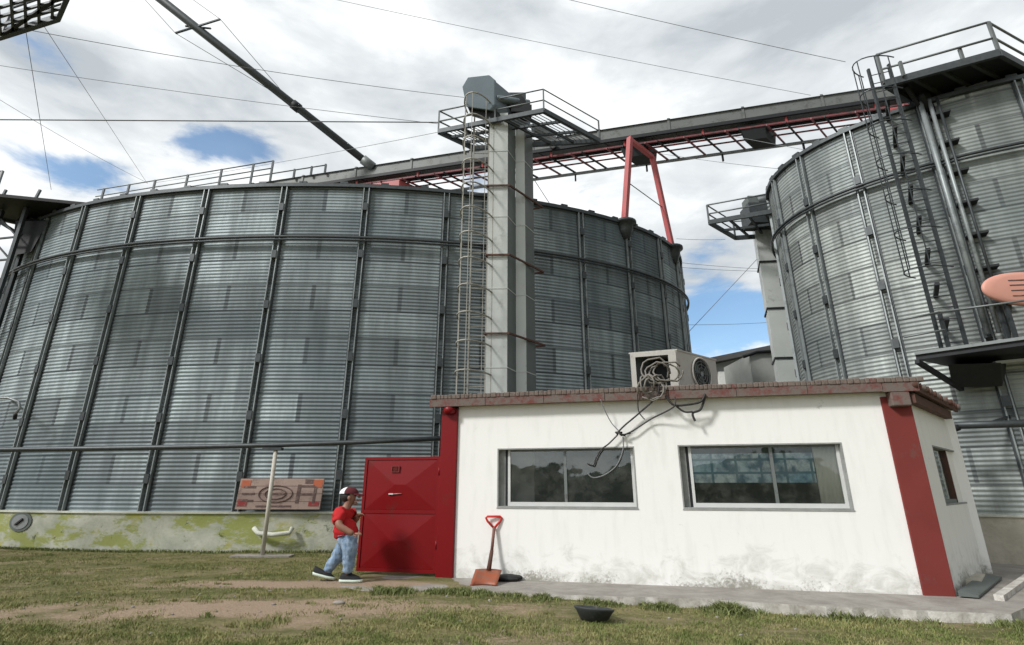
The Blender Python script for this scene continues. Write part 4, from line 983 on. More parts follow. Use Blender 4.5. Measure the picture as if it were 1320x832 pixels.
# ------------------------------------------------------------------ air conditioner on the hut roof
zr_ = 3.56
k0 = at_depth(875, 495, 10.25).xy; k1 = at_depth(815, 495, 10.55).xy; k2 = at_depth(925, 492, 11.15).xy; k3 = k1 + (k2 - k0)
ac = thing('air_conditioner', (k0.x, k0.y, zr_ - .1), 'old cream outdoor air conditioner with open side and round fan on hut roof', 'air conditioner')
ht = .78
mb = MB()
def pan(p, q, z0, z1, m, n=None):
    d = (q - p).normalized(); nn = Vector((d.y, -d.x)) * .012
    mb.hexa([(*(p + nn), z0), (*(q + nn), z0), (*(q - nn), z0), (*(p - nn), z0), (*(p + nn), z1), (*(q + nn), z1), (*(q - nn), z1), (*(p - nn), z1)], m)
d01 = (k0 - k1)
pan(k1, k1 + d01 * .11, zr_, zr_ + ht, 'cream'); pan(k1 + d01 * .83, k0, zr_, zr_ + ht, 'cream')
pan(k1 + d01 * .11, k1 + d01 * .83, zr_ + ht - .08, zr_ + ht, 'cream'); pan(k1 + d01 * .11, k1 + d01 * .83, zr_, zr_ + .06, 'cream')
mb.build('front_frame', ac)
mb = MB(); pan(k0 + (k2 - k0) * .01, k2, zr_, zr_ + ht, 'cream'); pan(k2, k3, zr_, zr_ + ht, 'cream'); pan(k3, k1, zr_, zr_ + ht, 'dull_shade_metal')
mb.prism([(p.x, p.y) for p in (k1 - d01.normalized() * .03, k0 + d01.normalized() * .03, k2 + d01.normalized() * .03, k3 - d01.normalized() * .03)], zr_ + ht, zr_ + ht + .03, 'cream')
mb.prism([(p.x, p.y) for p in (k1, k0, k2, k3)], zr_ - .12, zr_ + .0, 'dull_shade_metal')
mb.build('cabinet', ac)
mb = MB(); a, b = k1 + d01 * .12 + (k3 - k1) * .45, k1 + d01 * .85 + (k3 - k1) * .45
mb.hexa([(*a, zr_ + .02), (*b, zr_ + .02), (*(b + Vector((.1, .2))), zr_ + .02), (*(a + Vector((.1, .2))), zr_ + .02), (*a, zr_ + .7), (*b, zr_ + .7), (*(b + Vector((.1, .2))), zr_ + .7), (*(a + Vector((.1, .2))), zr_ + .7)], 'black'); mb.build('coil', ac)
fc = k0.lerp(k2, .56); fdv = (k2 - k0).normalized(); fo = Vector((fdv.y, -fdv.x)); zc = zr_ + ht * .5
mb = MB()
def fan_pt(r, a, o): p = fc + fdv * r * math.cos(a) + fo * o; return Vector((p.x, p.y, zc + r * math.sin(a)))
mb.add([fan_pt(.33, 2 * math.pi * i / 28, .02) for i in range(28)], [tuple(range(28))], 'black'); mb.build('fan_opening', ac)
mb = MB()
for rr in (.34, .27, .20, .13): mb.tube([fan_pt(rr, 2 * math.pi * i / 28, .045) for i in range(28)], .009 if rr < .33 else .02, 'dull_shade_metal' if rr < .33 else 'cream', 6, closed=True)
for i in range(8): mb.tube([fan_pt(.05, i * math.pi / 4, .05), fan_pt(.34, i * math.pi / 4, .045)], .007, 'dull_shade_metal', 5)
mb.build('fan_grille', ac)
mb = MB()
for i in range(3):
    a0 = i * 2.09; mb.add([fan_pt(.05, a0, .024), fan_pt(.28, a0, .024), fan_pt(.30, a0 + .5, .036), fan_pt(.25, a0 + .9, .04), fan_pt(.06, a0 + .9, .036)], [(0, 1, 2, 3, 4)], 'dull_shade_metal')
mb.add([fan_pt(.06, 2 * math.pi * i / 12, .042) for i in range(12)], [tuple(range(12))], 'grey_steel')
mb.build('fan_blade', ac)

# cables hanging over the eave
def cable(label, pts, r, m, smooth=True, group='cables hanging over the hut eave', name='cable'):
    P_ = [Vector(p) for p in pts]; out = []
    for i in range(len(P_) - 1):
        p0_, p1_, p2_, p3_ = P_[max(i - 1, 0)], P_[i], P_[i + 1], P_[min(i + 2, len(P_) - 1)]
        for k in range(8):
            t = k / 8; out.append(.5 * ((2 * p1_) + (p2_ - p0_) * t + (2 * p0_ - 5 * p1_ + 4 * p2_ - p3_) * t * t + (3 * p1_ - p0_ - 3 * p2_ + p3_) * t ** 3))
    out.append(P_[-1]); mb = MB(); mb.tube(out, r, m, 7); return tag(mb.build(name), label, 'cable', group)
def wl(u, v, o=.05):   # point o metres in front of the hut wall
    p = on_plane(u, v, A2 + fn * o, fd); return p
def wp(lst, o=.05): return [wl(u, v, o) for u, v in lst]
eo = OH + .07
cable('thick black cable loop sagging under the eave right of the air conditioner', wp([(858, 510), (868, 522), (885, 522), (903, 518), (909, 508)], eo), .022, 'cable')
cable('black cable end hooked down below the eave with a frayed tip', wp([(909, 512), (903, 528), (893, 533), (896, 543)], eo - .04) , .022, 'cable')
cable('black cable curving beneath the thick loop under the eave', wp([(872, 524), (882, 531), (893, 531)], eo - .02), .018, 'cable')
cable('dark cable running diagonally from the air conditioner to the wall knot', wp([(850, 495)], eo + .03) + wp([(846, 512)], eo) + wp([(825, 532), (806, 548), (797, 557)], .12), .017, 'cable')
cable('second dark cable running diagonally to the wall knot from the loop', wp([(870, 512)], eo + .02) + wp([(868, 525)], .3) + wp([(840, 540), (815, 556), (800, 562)], .10), .014, 'cable')
cable('short dark cable hanging from the eave with two knots', wp([(822, 500)], eo + .03) + wp([(822, 520)], eo) + wp([(824, 532), (831, 541)], .25), .011, 'cable')
cable('thin grey cable from the eave left of the knot', wp([(774, 515)], eo) + wp([(780, 530)], .2) + wp([(788, 545), (797, 555)], .08), .009, 'wire')
cable('cable looping from the knot down over the left window', wp([(797, 560), (785, 572), (775, 580), (768, 592), (765, 600), (757, 598)], .09), .014, 'cable')
cable('second cable looping from the knot over the left window glass', wp([(803, 563), (803, 580), (795, 600), (780, 612), (765, 616), (757, 610)], .07), .012, 'wire')
mb = MB(); c_ = wl(799, 560, .09)
for i in range(5):
    a_ = c_ + Vector((random.uniform(-.12, .1), -.02, random.uniform(-.05, .05))); mb.tube([a_, a_ + Vector((random.uniform(.08, .2), random.uniform(-.03, .03), random.uniform(-.06, .03)))], .018, 'cable', 6)
tag(mb.build('cable_knot'), 'dark taped cable knot on the wall between the two windows', 'cable knot')
for k_, (lab, cu, cvv, rad, mm, n_) in enumerate((('tangled grey hose coil in the open side of the air conditioner', 850, 478, .27, 'pale_cable', 4), ('loose grey cable loops draped over the roof edge below the air conditioner', 838, 497, .23, 'pale_cable', 4))):
    mb = MB(); c_ = wl(cu, cvv, .22 if k_ == 0 else eo + .05)
    for i in range(n_):
        ph = random.uniform(0, 6.28); rx, rz = rad * random.uniform(.5, 1.2), rad * random.uniform(.6, 1.0); oo = Vector((random.uniform(-.2, .2), random.uniform(-.03, .03), random.uniform(-.06, .06)))
        pts = [c_ + oo + Vector((rx * math.cos(ph + t * .42), .05 * math.sin(t * .9 + i), rz * math.sin(ph + t * .42) + .02 * math.sin(t * 2.1))) for t in range(15)]
        mb.tube(pts, .017, mm, 7)
    tag(mb.build('hose_coil'), lab, 'cable')

# ------------------------------------------------------------------ sign board on the left silo base
bt = lambda th, z, o: sp(SL, th, z, o)
sg = thing('sign_board', bt(1.8, 1.05, .35), 'weathered pinkish board with faded oval and lettering on the silo base ledge', 'sign')
s0_, s1_ = at_depth(303, 657, 15.0), at_depth(412, 657, 15.0)
zb_, zt_ = at_depth(357, 657, 15.0).z, at_depth(357, 617, 15.0).z
def bp(t, h_, o): return Vector((s0_.x + (s1_.x - s0_.x) * t + h_ * .05, 15.0 - o, zb_ + (zt_ - zb_) * h_))
mb = MB()
for i in range(4):
    h0, h1 = i / 4 + .006, (i + 1) / 4 - .006; mb.hexa([bp(0, h0, .03), bp(1, h0, .03), bp(1, h0, -.03), bp(0, h0, -.03), bp(0, h1, .03), bp(1, h1, .03), bp(1, h1, -.03), bp(0, h1, -.03)], 'signboard')
mb.hexa([bp(.01, .02, -.031), bp(.99, .02, -.031), bp(.99, .02, -.06), bp(.01, .02, -.06), bp(.01, .98, -.031), bp(.99, .98, -.031), bp(.99, .98, -.06), bp(.01, .98, -.06)], 'black')
mb.build('board', sg)
mb = MB()
def patch(a, b, c, d, m, o=.037): mb.hexa([bp(a, c, o), bp(b, c, o), bp(b, c, .03), bp(a, c, .03), bp(a, d, o), bp(b, d, o), bp(b, d, .03), bp(a, d, .03)], m)
for args in ((.02, .13, .72, .94, 'sign_orange'), (.02, .13, .10, .33, 'sign_red'), (.88, .99, .70, .95, 'sign_orange'), (.86, .985, .10, .24, 'sign_red')):
    mb = MB(); patch(*args); mb.build('corner_patch', sg)
mb = MB()
for c, d in ((.72, .78), (.50, .56), (.28, .34)): patch(.06 if c > .6 else .05, .2, c - .03, d - .03, 'sign_dark', .041)
patch(.70, .74, .2, .8, 'sign_dark', .041); patch(.74, .90, .72, .78, 'sign_dark', .043); patch(.74, .90, .46, .52, 'sign_dark', .043); patch(.90, .93, .2, .74, 'sign_dark', .041)
for e_, m_ in ((1.0, 'sign_dark'), (.62, 'sign_dark')):
    pts = [bp(.45 + .2 * e_ * math.cos(a * math.pi / 14), .5 + .27 * e_ * math.sin(a * math.pi / 14), .045) for a in range(28)]
    mb.tube(pts, .014, m_, 5, closed=True)
patch(.34, .56, .47, .53, 'sign_dark', .041); patch(.24, .66, .08, .13, 'sign_dark', .041); patch(.78, .88, .84, .97, 'sign_dark', .041)
mb.build('lettering', sg)
# pipe stub with cap on the base wall, round plate at the left
mb = MB(); c_ = bt(1.4, .58, .2)
mb.tube([Vector((at_depth(327, 680, 15.0).x, 15.02, .62)), Vector((at_depth(332, 690, 14.95).x, 14.95, .5)), Vector((at_depth(352, 691, 14.95).x, 14.9, .46)), Vector((at_depth(372, 688, 14.9).x, 14.95, .5)), Vector((at_depth(376, 680, 15).x, 15.05, .62))], .06, 'ledge', 10)
tag(mb.build('pipe_stub'), 'short curved pale pipe handle on the mossy base wall below the sign board', 'pipe')
pth = -28.6
mb = MB(); c_ = sp(SL, pth, .72, .16); nn = snorm(SL, pth)
for i, (r_, o0, m) in enumerate(((.27, .015, 'dull_shade_metal'), (.20, .03, 'grey_steel'))):
    tn = stan(SL, pth); n = 24; vs = [c_ + nn * (-.02) + tn * r_ * 1.6 * math.cos(2 * math.pi * k / n) + Vector((0, 0, r_ * math.sin(2 * math.pi * k / n))) for k in range(n)]
    vs += [v + nn * (o0 + .02) for v in vs]; mb.add(vs, [tuple(range(n))[::-1], tuple(range(n, 2 * n))] + [(k, (k + 1) % n, n + (k + 1) % n, n + k) for k in range(n)], m)
mb.beam(c_ + nn * .05 + stan(SL, pth) * -.12 + Vector((0, 0, -.08)), c_ + nn * .05 + stan(SL, pth) * .12 + Vector((0, 0, .08)), .04, .05, 'black')
tag(mb.build('round_plate'), 'round grey cover plate bolted to the mossy base wall at far left', 'cover plate')
mb = MB(); mb.tube([at_depth(-20, 514, 15.6), at_depth(10, 513, 15.6), at_depth(24, 518, 15.6), at_depth(26, 526, 15.6), at_depth(20, 534, 15.6)], .035, 'grey_steel', 8)  # thin pipe hook with a dark end piece; not a lamp
mb.tube([at_depth(20, 534, 15.6), at_depth(19, 540, 15.7)], .05, 'black', 8); mb.beam(at_depth(12, 514, 15.6), at_depth(12, 514, 16.9), .04, .04, 'dark_steel'); tag(mb.build('swan_neck_hook'), 'thin hooked swan-neck fitting on the left silo at the left edge', 'fitting')

# ------------------------------------------------------------------ overhead wires
def wire(label, a, b, sag=.0, r=.0085, m='wire', mid=None):
    pts = []; n = 14
    for i in range(n + 1):
        t = i / n; p = a.lerp(b, t); p.z -= sag * 4 * t * (1 - t); pts.append(p)
    mb = MB(); mb.tube(pts, r, m, 5); return tag(mb.build('overhead_wire'), label, 'wire', 'overhead wires')
PW = pc[0] + Vector((0, 0, .5))
wire('overhead wire from top centre down to the conveyor near the right silo', at_depth(425, -2, 16), at_depth(1045, 123, 17.6), .1)
wire('overhead wire from top right of centre to the cage top of the right ladder', at_depth(722, -3, 13), at_depth(1090, 80, 12.2), .05)
wire('overhead wire from the corner grid platform to the elevator head', on_level(32, 38, ZG), at_depth(600, 126, 14.3), .15)
wire('overhead wire crossing just above the blue gap to the elevator platform', at_depth(-5, 84, 14), at_depth(566, 160, 14.8), .1)
wire('thicker level wire running to the left corner of the elevator platform', at_depth(-5, 154.5, 14), at_depth(566, 158, 14.8), 0, .02)
wire('steep wire dropping from the corner grid platform to the left silo rim', on_level(33, 38, ZG), at_depth(66, 245, 20))
wire('slanting wire from the corner grid platform to the silo top rail', on_level(56, 33, ZG), at_depth(190, 237, 25))
wire('wire slanting from the left edge down to the silo top rail', at_depth(-5, 126, 15), at_depth(190, 236, 25), .1)
wire('faint wire rising from the silo rail to the elevator platform', at_depth(198, 236, 25), at_depth(568, 170, 15), .1)
wire('guy wire from elevator platform down to the silo roof edge', at_depth(686, 228, 15.4), at_depth(712, 268, 18), 0, .012)
wire('wire from the conveyor underside to the left rim of the right silo', at_depth(850, 198, 19.2), at_depth(1005, 218, 16.5), .05)
wire('wire crossing from the conveyor middle to the right silo rim', at_depth(940, 175, 19), at_depth(1040, 194, 15.5), 0)
wire('upper wire across the gap between the silos', at_depth(872, 308, 20), at_depth(935, 309, 20.5), .03)
wire('lower pair wire across the gap level with the platform casing', at_depth(878, 339, 20), at_depth(983, 347, 20.5), .03)
wire('second lower pair wire across the gap just beneath its twin', at_depth(878, 345, 20), at_depth(984, 350, 20.5), .03)
wire('low wire crossing the blue sky just above the far shed', at_depth(884, 419, 20), at_depth(990, 416, 20.5), .03)
wire('diagonal wire rising from the left silo edge to the casing in the gap', at_depth(886, 430, 20), at_depth(978, 332, 20), 0, .012)

# ------------------------------------------------------------------ shovel leaning on the hut wall
def sv(u, v, o): return wl(u, v, o)
sho = thing('shovel', on_level(628, 752), 'shovel with red handle and orange blade leaning on the white wall', 'shovel')
top_, mid_, low_ = sv(637, 680, .06), sv(634, 710, .16), sv(630, 735, .30)
tip = on_level(626, 752, .02)
mb = MB(); mb.tube([top_, mid_], .030, 'shaft', 10); mb.tube([mid_, low_], .024, 'rust', 10, radii=[.036, .045]); mb.build('shaft', sho)
mb = MB(); c = sv(636.5, 672, .05); w_ = .155
mb.tube([top_ + Vector((0, 0, -.02)), c + Vector((-w_ * .8, 0, .0)), c + Vector((-w_, 0, .06)), c + Vector((-w_ * .8, 0, .085)), c + Vector((w_ * .8, 0, .085)), c + Vector((w_, 0, .06)), c + Vector((w_ * .8, 0, .0)), top_ + Vector((0, 0, -.02))], .022, 'shovel_grip', 9); mb.build('handle', sho)
mb = MB(); vs = []
nu, nv = 9, 5
bl = [at_depth(613, 734, low_.y), at_depth(647, 735, low_.y), on_level(640, 753, .03), on_level(606, 753, .03)]
for j in range(nv):
    for i in range(nu):
        s_, t_ = i / (nu - 1), j / (nv - 1); p = bl[0].lerp(bl[1], s_).lerp(bl[3].lerp(bl[2], s_), t_)
        p = p + Vector((0, -.10 * (abs(s_ - .5) * 2) ** 2 + .05, -.02 * t_)); vs.append(p)
mb.add(vs, [(j * nu + i, j * nu + i + 1, (j + 1) * nu + i + 1, (j + 1) * nu + i) for j in range(nv - 1) for i in range(nu - 1)], 'orange', True)
b_o = mb.build('blade', sho); sm_ = b_o.modifiers.new('solid', 'SOLIDIFY'); sm_.thickness = .012
# dark lump of rubber beside it
mb = MB(); c = on_level(654, 749); mb.ball(c + Vector((0, 0, .05)), (.26, .13, .07), 'rubber', 18, 8)
mb.tube([c + Vector((.26 * math.cos(k * .5), .13 * math.sin(k * .5), .05 + .015 * math.sin(k))) for k in range(12)], .03, 'rubber', 7)
tag(mb.build('rubber_scrap'), 'flattened black rubber scrap on the ground right of the shovel', 'rubber')
# black rubber basin in the grass
c = on_level(765, 790); c.z = gz(c.x, c.y) 
mb = MB(); mb.lathe(c, [(.16, 0), (.22, .015), (.30, .16), (.335, .20), (.335, .225), (.305, .225), (.27, .14), (.19, .04), (.02, .035)], 'basin', 32); bo = mb.build('rubber_basin'); bo.rotation_euler = (R(-7), R(5), 0); bo.scale = (.84, .84, .74)
tag(bo, 'black rubber basin sitting in the grass before the hut', 'basin')
# sheet and stone at the right corner
mb = MB(); q = [on_level(1236, 769, .02), on_level(1262, 771, .02), on_level(1292, 746, .02), on_level(1268, 745, .02)]
mb.hexa([p for p in q] + [p + Vector((0, 0, .03 + .05 * (i in (0, 3)))) for i, p in enumerate(q)], 'dull_shade_metal'); tag(mb.build('metal_sheet'), 'grey bent metal sheet lying on the pavement at the hut corner', 'metal sheet')
mb = MB(); q = [on_level(1243, 757, 0), on_level(1268, 757, 0), on_level(1274, 747, 0), on_level(1250, 746, 0)]
mb.hexa([p for p in q] + [p.lerp((q[0] + q[2]) / 2, .15) + Vector((0, 0, .11)) for p in q], 'base_clean'); tag(mb.build('stone_block', bevel=.02), 'small beige stone block by the side wall of the hut', 'stone')
# long low concrete kerb on the right pavement edge
mb = MB(); mb.beam(on_level(1288, 772, .03), on_level(1330, 742, .03), .12, .10, 'apron_side'); tag(mb.build('kerb'), kind='structure')

# ------------------------------------------------------------------ person
PY = 10.55
pt = lambda u, v, dy=0.: at_depth(u, v, PY + dy)
person = None
def skin_obj(name, chains, parent, mat, sub=2, org=None):
    """chains: list of lists of (point, rx, ry) ; points closer than 1 mm are merged"""
    vs, es, rs = [], [], []
    def idx(p, r):
        for i, q in enumerate(vs):
            if (q - p).length < 1e-3: return i
        vs.append(p.copy()); rs.append(r); return len(vs) - 1
    for ch in chains:
        prev = None
        for p, *r in ch:
            i = idx(p, r)
            if prev is not None: es.append((prev, i))
            prev = i
    org = org if org is not None else ORG[parent.name]
    me = bpy.data.meshes.new(name); me.from_pydata([v - org for v in vs], es, []); o = link(name, me, parent, org)
    m = o.modifiers.new('skin', 'SKIN'); m.use_smooth_shade = True
    lay = me.skin_vertices
    if not lay:
        me.attributes  # layer is created with the modifier in the evaluated mesh; create explicitly
        import bmesh
        bm = bmesh.new(); bm.from_mesh(me); bm.verts.layers.skin.verify(); bm.to_mesh(me); bm.free(); lay = me.skin_vertices
    for i, r in enumerate(rs):
        lay[0].data[i].radius = (r[0], r[1] if len(r) > 1 else r[0]); lay[0].data[i].use_root = (i == 0)
    s = o.modifiers.new('sub', 'SUBSURF'); s.levels = s.render_levels = sub
    # turn the grown surface into plain mesh data
    dg = bpy.context.evaluated_depsgraph_get(); ev = o.evaluated_get(dg); m2 = bpy.data.meshes.new_from_object(ev)
    o.modifiers.clear(); o.data = m2; m2.materials.clear(); m2.materials.append(MT[mat])
    for p in m2.polygons: p.use_smooth = True
    if name in CLOTH:      # folds in the cloth
        for v in m2.vertices:
            q = v.co * 6; v.co += v.normal * CLOTH[name] * (noise.noise(Vector((q.x, q.y, q.z * 2.4))) + .6 * noise.noise(q * 2.3))
    m2.name = name; return o
feet = on_level(437, 752)
hip, waist, chest, neck, headc = pt(449, 695), pt(446, 684), pt(443, 666), pt(447, 655), pt(452, 641)
shN, shF = pt(438, 661, -.22), pt(447, 661, .22)
elN, elF = pt(436, 678, -.36), pt(456, 674, .30)
haN, haF = pt(456, 689, -.36), pt(462, 665, .12)
hpN, hpF = pt(452, 698, -.12), pt(446, 698, .12)
knN, knF = pt(450, 719, -.13), pt(434, 720, .12)
anN, anF = pt(447, 742, -.11), pt(419, 740, .09)
def hand(root, d, down):
    d = d.normalized(); side = d.cross(down).normalized(); ch = []
    palm = root + d * .07
    ch.append([(root, .032, .026), (palm, .042, .022)])
    for k, ln in zip((-1.5, -.5, .5, 1.5), (.055, .066, .062, .048)):
        b = palm + side * k * .02 + d * .02; ch.append([(palm, .042, .022), (b, .012), (b + d * ln * .6 + down * .01, .011), (b + d * ln + down * .035, .009)])
    tb = root + d * .025; ch.append([(root, .032, .026), (tb + down * .02 - side * .03, .014), (tb + d * .05 + down * .03 - side * .045, .011)])
    return ch
body_root = None
ch = [[(hip, .16), (waist, .13), (chest, .11), (neck, .085), (pt(450, 649), .08), (pt(452, 643), .105), (pt(452.5, 637), .115), (pt(452, 632), .085)],
      [(chest, .11), (shN, .085), (elN, .072), (haN, .05)], [(chest, .11), (shF, .085), (elF, .072), (haF, .05)],
      [(hip, .17), (hpN, .14), (knN, .085), (anN, .045)], [(hip, .17), (hpF, .14), (knF, .085), (anF, .045)]]
person_o = skin_obj('person', ch, None, 'skin', 2, org=feet)
tag(person_o, 'person in a red T-shirt, pale jeans and white and maroon cap pulling the red gate', 'person')
# hands: real fingers
def hand_obj(root, d, down): 
    o = skin_obj('hand', hand(root, d, down), person_o, 'skin', 1); return o
hand_obj(haN, Vector((.75, -.1, .12)), Vector((0, .3, -1)).normalized()); hand_obj(haF, Vector((.5, -.3, .15)), Vector((.2, -.6, -.6)).normalized())
# face
hd = pt(452, 638.5)
mb = MB()
mb.ball(pt(463.2, 641), (.032, .022, .022), 'skin', 10, 7); mb.ball(pt(450, 642, -.11), (.035, .014, .04), 'skin', 10, 7); mb.ball(pt(450, 642, .11), (.035, .014, .04), 'skin', 10, 7)
mb.ball(pt(461, 645.5), (.03, .04, .014), 'skin', 10, 6); mb.ball(pt(458, 649), (.045, .045, .03), 'skin', 10, 6)
mb.build('face_features', person_o)
mb = MB()
for dy in (-.04, .04): mb.ball(pt(461.5, 639, dy), (.016, .014, .011), 'white_cloth', 8, 6); mb.ball(pt(462, 639, dy), (.011, .008, .008), 'hair', 8, 6)
mb.build('eye', person_o)
mb = MB(); mb.ball(pt(448.5, 640), (.14, .118, .12), 'hair', 18, 12); mb.build('hair', person_o)
# clothes
skin_obj('shirt', [[(pt(447.5, 694), 0.232), (pt(446, 686), 0.245), (pt(444, 675), 0.241), (pt(442.5, 666), 0.232), (pt(445, 658), 0.172), (pt(447, 654.5), 0.112)],
                   [(pt(442.5, 666), 0.232), (shN, 0.138), (pt(436, 670, -.29), 0.116), (pt(436, 674, -.30), 0.112)], [(pt(442.5, 666), 0.232), (shF, 0.138), (pt(452, 670, .25), 0.112)]], person_o, 'shirt', 3)
skin_obj('jeans', [[(pt(448, 688), 0.202), (hip, 0.215), (hpN, 0.172), (pt(451, 709, -.13), 0.159), (knN, 0.125), (pt(449, 731, -.13), 0.103), (pt(448, 741, -.13), 0.095)],
                   [(hip, 0.215), (hpF, 0.172), (pt(440, 710, .12), 0.155), (knF, 0.120), (pt(425, 731, .115), 0.099), (pt(419.5, 739, .10), 0.090)]], person_o, 'jeans', 3)
for (a, dx, pitch_) in ((anN + Vector((.02, 0, 0)), None, 0), (anF, None, .3)):
    mb = MB(); L_ = .42; zz = .012 if pitch_ == 0 else .02
    cx, cy = (a.x + .06, a.y) if pitch_ == 0 else (a.x - .02, a.y)
    sole, up = [], []
    for i in range(20):
        t = 2 * math.pi * i / 20; ex_ = math.cos(t); w_ = .07 if ex_ > 0 else .055
        sole.append(Vector((cx + .215 * ex_, cy + w_ * math.sin(t), zz + (pitch_ * .3 * (-ex_ + 1) * .5 if pitch_ else 0))))
    n = 20
    def ring_(s_, dz, dxx=0): c0 = Vector((cx + dxx, cy, 0)); return [Vector((c0.x + (p.x - cx) * s_, c0.y + (p.y - cy) * s_, p.z + dz)) for p in sole]
    r0, r1_, r2_ = ring_(1, 0), ring_(1.02, .045), ring_(.96, .05)
    mb.add(r0 + r1_, [tuple(range(n))[::-1], tuple(range(n, 2 * n))] + [(k, (k + 1) % n, n + (k + 1) % n, n + k) for k in range(n)], 'sole', True); mb2 = MB()
    r3, r4 = ring_(.80, .10, -.03), ring_(.42, .15, -.09)
    mb2.add(r2_ + r3 + r4, [(k, (k + 1) % n, n + (k + 1) % n, n + k) for k in range(n)] + [(n + k, n + (k + 1) % n, 2 * n + (k + 1) % n, 2 * n + k) for k in range(n)] + [tuple(range(2 * n, 3 * n))], 'shoe', True)
    sh_o = mb2.build('shoe', person_o); s = MB(); s.v, s.f, s.mi, s.ms, s.smooth = mb.v, mb.f, mb.mi, mb.ms, mb.smooth; s.build('sole', sh_o, ORG[person_o.name] if False else None)
# cap
mb = MB(); cc = pt(450, 636.5); vs = []; n, k_ = 20, 7
for i in range(k_ + 1):
    t = (math.pi / 2) * i / k_
    for j in range(n):
        a = 2 * math.pi * j / n; vs.append(cc + Vector((.185 * math.sin(t + .001) * math.cos(a), .135 * math.sin(t + .001) * math.sin(a), .125 * math.cos(t))))
fs = [(i * n + j, (i + 1) * n + j, (i + 1) * n + (j + 1) % n, i * n + (j + 1) % n) for i in range(k_) for j in range(n)]
fw_, fm_ = [], []
for f in fs:
    cx_ = sum((vs[i] - cc).x for i in f) / 4; (fm_ if cx_ > -.035 else fw_).append(f)
mb.add(vs, fm_, 'maroon', True); mb.add(vs, fw_, 'white_cloth', True); capo = mb.build('cap', person_o)
mb = MB(); vs = []
for r_ in (.9, 1.75):
    for j in range(9):
        a = -1.0 + 2.0 * j / 8; vs.append(cc + Vector((.17 * r_ * math.cos(a), .125 * (1 if r_ < 1 else .95) * math.sin(a), .01 - .035 * (r_ > 1))))
mb.add(vs, [(j, 9 + j, 10 + j, j + 1) for j in range(8)], 'maroon', True); bo = mb.build('brim', capo); s = bo.modifiers.new('solid', 'SOLIDIFY'); s.thickness = .012

# ------------------------------------------------------------------ grass and weeds
rng = np.random.default_rng(3)
def inside_apron(x, y):
    # front edge of the apron as a polyline in x
    xs_ = [p.x for p in front]; 
    if x < -3.0: return False
    if x < xs_[0]: return y > 10.1
    if x > xs_[-1] + .05: return y > xs_[-1] and y > front[-1].y + (x - xs_[-1]) * .72
    return y > np.interp(x, xs_, [p.y for p in front])
def blades(name, pts, hmin, hmax, wid, mat, lean=.5, label=None):
    n = len(pts); P_ = np.array(pts); a = rng.uniform(0, 2 * np.pi, n); h_ = rng.uniform(hmin, hmax, n) * P_[:, 3]; w = wid * rng.uniform(.6, 1.4, n)
    dx, dy = np.cos(a), np.sin(a); b = rng.uniform(0, 2 * np.pi, n); l = lean * h_ * rng.uniform(.2, 1.3, n)
    v0 = P_[:, :3] - np.stack([dx * w, dy * w, np.full(n, .01)], -1); v1 = P_[:, :3] + np.stack([dx * w, dy * w, np.full(n, -.01)], -1)
    m0 = P_[:, :3] + np.stack([np.cos(b) * l * .35 - dx * w * .8, np.sin(b) * l * .35 - dy * w * .8, h_ * .6], -1)
    m1 = P_[:, :3] + np.stack([np.cos(b) * l * .35 + dx * w * .8, np.sin(b) * l * .35 + dy * w * .8, h_ * .6], -1)
    tp_ = P_[:, :3] + np.stack([np.cos(b) * l, np.sin(b) * l, h_], -1)
    co = np.stack([v0, v1, m1, m0, tp_], 1).reshape(-1, 3); k = np.arange(n) * 5
    F = np.stack([k, k + 1, k + 2, k + 3, k + 3, k + 2, k + 4], -1).ravel()
    me = bpy.data.meshes.new(name); me.vertices.add(len(co)); me.vertices.foreach_set('co', co.ravel()); me.loops.add(len(F)); me.loops.foreach_set('vertex_index', F)
    me.polygons.add(2 * n); ls = np.stack([np.arange(n) * 7, np.arange(n) * 7 + 4], -1).ravel(); lt = np.tile([4, 3], n)
    me.polygons.foreach_set('loop_start', ls); me.polygons.foreach_set('loop_total', lt); me.update(calc_edges=True); me.materials.append(MT[mat])
    o = bpy.data.objects.new(name, me); COL.objects.link(o); return o
pts = []
for i in range(330000):
    # denser towards the camera
    y = 6.1 + (rng.random() ** 1.6) * 9.6; x = rng.uniform(-1.12, 1.12) * y
    if x > 13.5 or inside_apron(x, y): continue
    if ((x - SL['c'].x) / (SL['a'] + .2)) ** 2 + ((y - SL['c'].y) / (SL['b'] + .2)) ** 2 < 1: continue
    nz_ = noise.noise(Vector((x * .55, y * 1.0, 0))) + .5 * noise.noise(Vector((x * 2.1, y * 2.6, 3)))
    dens = .56 + 1.1 * nz_ - .85 * bare(x, y) + .5 * noise.noise(Vector((x * 4, y * 5, 7)))
    if rng.random() > dens: continue
    pts.append((x, y, gz(x, y), .6 + max(0, min(.8, .5 + nz_))))
for i in range(620):      # coarser clumps of mixed height
    y = 6.1 + (rng.random() ** 1.5) * 8.8; x = rng.uniform(-1.1, 1.1) * y
    if x > 13 or inside_apron(x, y) or rng.random() < .75 * bare(x, y): continue
    if ((x - SL['c'].x) / (SL['a'] + .4)) ** 2 + ((y - SL['c'].y) / (SL['b'] + .4)) ** 2 < 1: continue
    rad = rng.uniform(.03, .16); hh = rng.uniform(1.0, 3.0)
    for k in range(int(25 + 500 * rad)):
        a_ = rng.uniform(0, 6.28); q_ = rad * rng.random() ** .6; xx, yy = x + 1.4 * q_ * math.cos(a_), y + q_ * math.sin(a_)
        if not inside_apron(xx, yy): pts.append((xx, yy, gz(xx, yy), hh * rng.uniform(.5, 1)))
tag(blades('grass', pts, .010, .034, .0042, 'grass', 1.1), kind='stuff')
pts = []
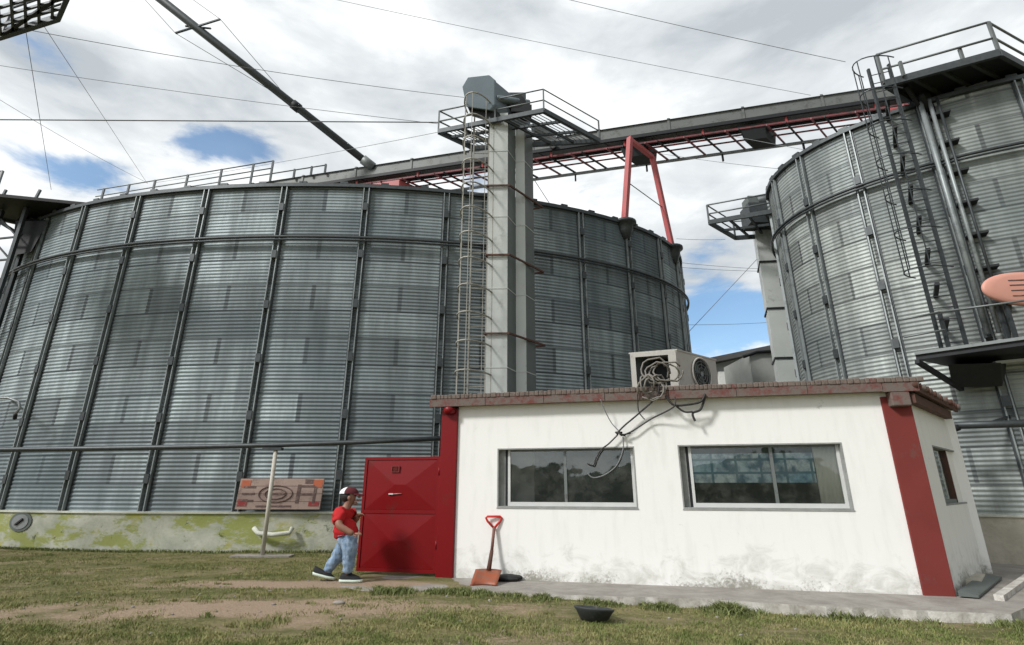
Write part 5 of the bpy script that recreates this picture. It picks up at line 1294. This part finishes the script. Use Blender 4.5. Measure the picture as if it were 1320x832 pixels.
for i in range(26000):     # weeds along the apron edge
    t = rng.random(); x = -2.3 + t * 8.6
    ye = float(np.interp(x, [p.x for p in front], [p.y for p in front])); n_ = noise.noise(Vector((x * 1.7, 4.2, 0))) + .6 * noise.noise(Vector((x * 5, 1.2, 0)))
    if rng.random() > .34 + 1.0 * n_: continue
    y = ye - abs(rng.normal(0, .16)) - .02; fade = .25 if x > 3.6 else 1
    if rng.random() > fade: continue
    pts.append((x, y, gz(x, y), .5 + max(0, n_ + .3)))
tag(blades('weeds', pts, .02, .11, .007, 'weed', 1.2), kind='stuff')
pts = []
for i in range(5000):      # scrub at right end of the slab and along the silo wall foot
    if rng.random() < .3: x = rng.uniform(6.6, 7.6); y = rng.uniform(7.4, 8.0); 
    else:
        th = rng.uniform(-34, 15); q_ = sp(SL, th, 0, .22 + abs(rng.normal(0, .08))); x, y = q_.x, q_.y
    if inside_apron(x, y): continue
    pts.append((x, y, gz(x, y), .8))
tag(blades('wall_foot_weeds', pts, .04, .12, .008, 'weed', .7), kind='stuff')
# small stones
mb = MB()
for i in range(260):
    y = rng.uniform(6.4, 11); x = rng.uniform(-1, .9) * y
    if inside_apron(x, y) or rng.random() > .25 + bare(x, y): continue
    r_ = rng.uniform(.008, .028); mb.ball((x, y, gz(x, y) + r_ * .3), (r_ * rng.uniform(.8, 1.6), r_, r_ * .6), 'apron', 6, 4)
mb.ball(on_level(592 - 155, 779) + Vector((0, 0, .02)), (.10, .06, .03), 'apron', 8, 5)
tag(mb.build('gravel'), kind='stuff')

# scrub woodland behind the viewpoint (seen only as a reflection in the hut glass)
mb = MB(); vs = []; nx_ = 90
for j in range(9):
    for i in range(nx_):
        x = -70 + 160 * i / (nx_ - 1); t = j / 8; y = -26 - 9 * t; z = 3.7 * math.sin(math.pi * min(1, t * .98 + .01)) * (1 + .45 * noise.noise(Vector((x * .12, 1, 0)))) + (1.1 * noise.noise(Vector((x * .7, y * .7, 2))) if 0 < j < 8 else -1)
        vs.append((x, y + noise.noise(Vector((x, j, 1))), z))
mb.add(vs, [(j * nx_ + i + 1, j * nx_ + i, (j + 1) * nx_ + i, (j + 1) * nx_ + i + 1) for j in range(8) for i in range(nx_ - 1)], 'scrub', False)
tag(mb.build('woodland', org=(0, -30, 0)), kind='stuff')
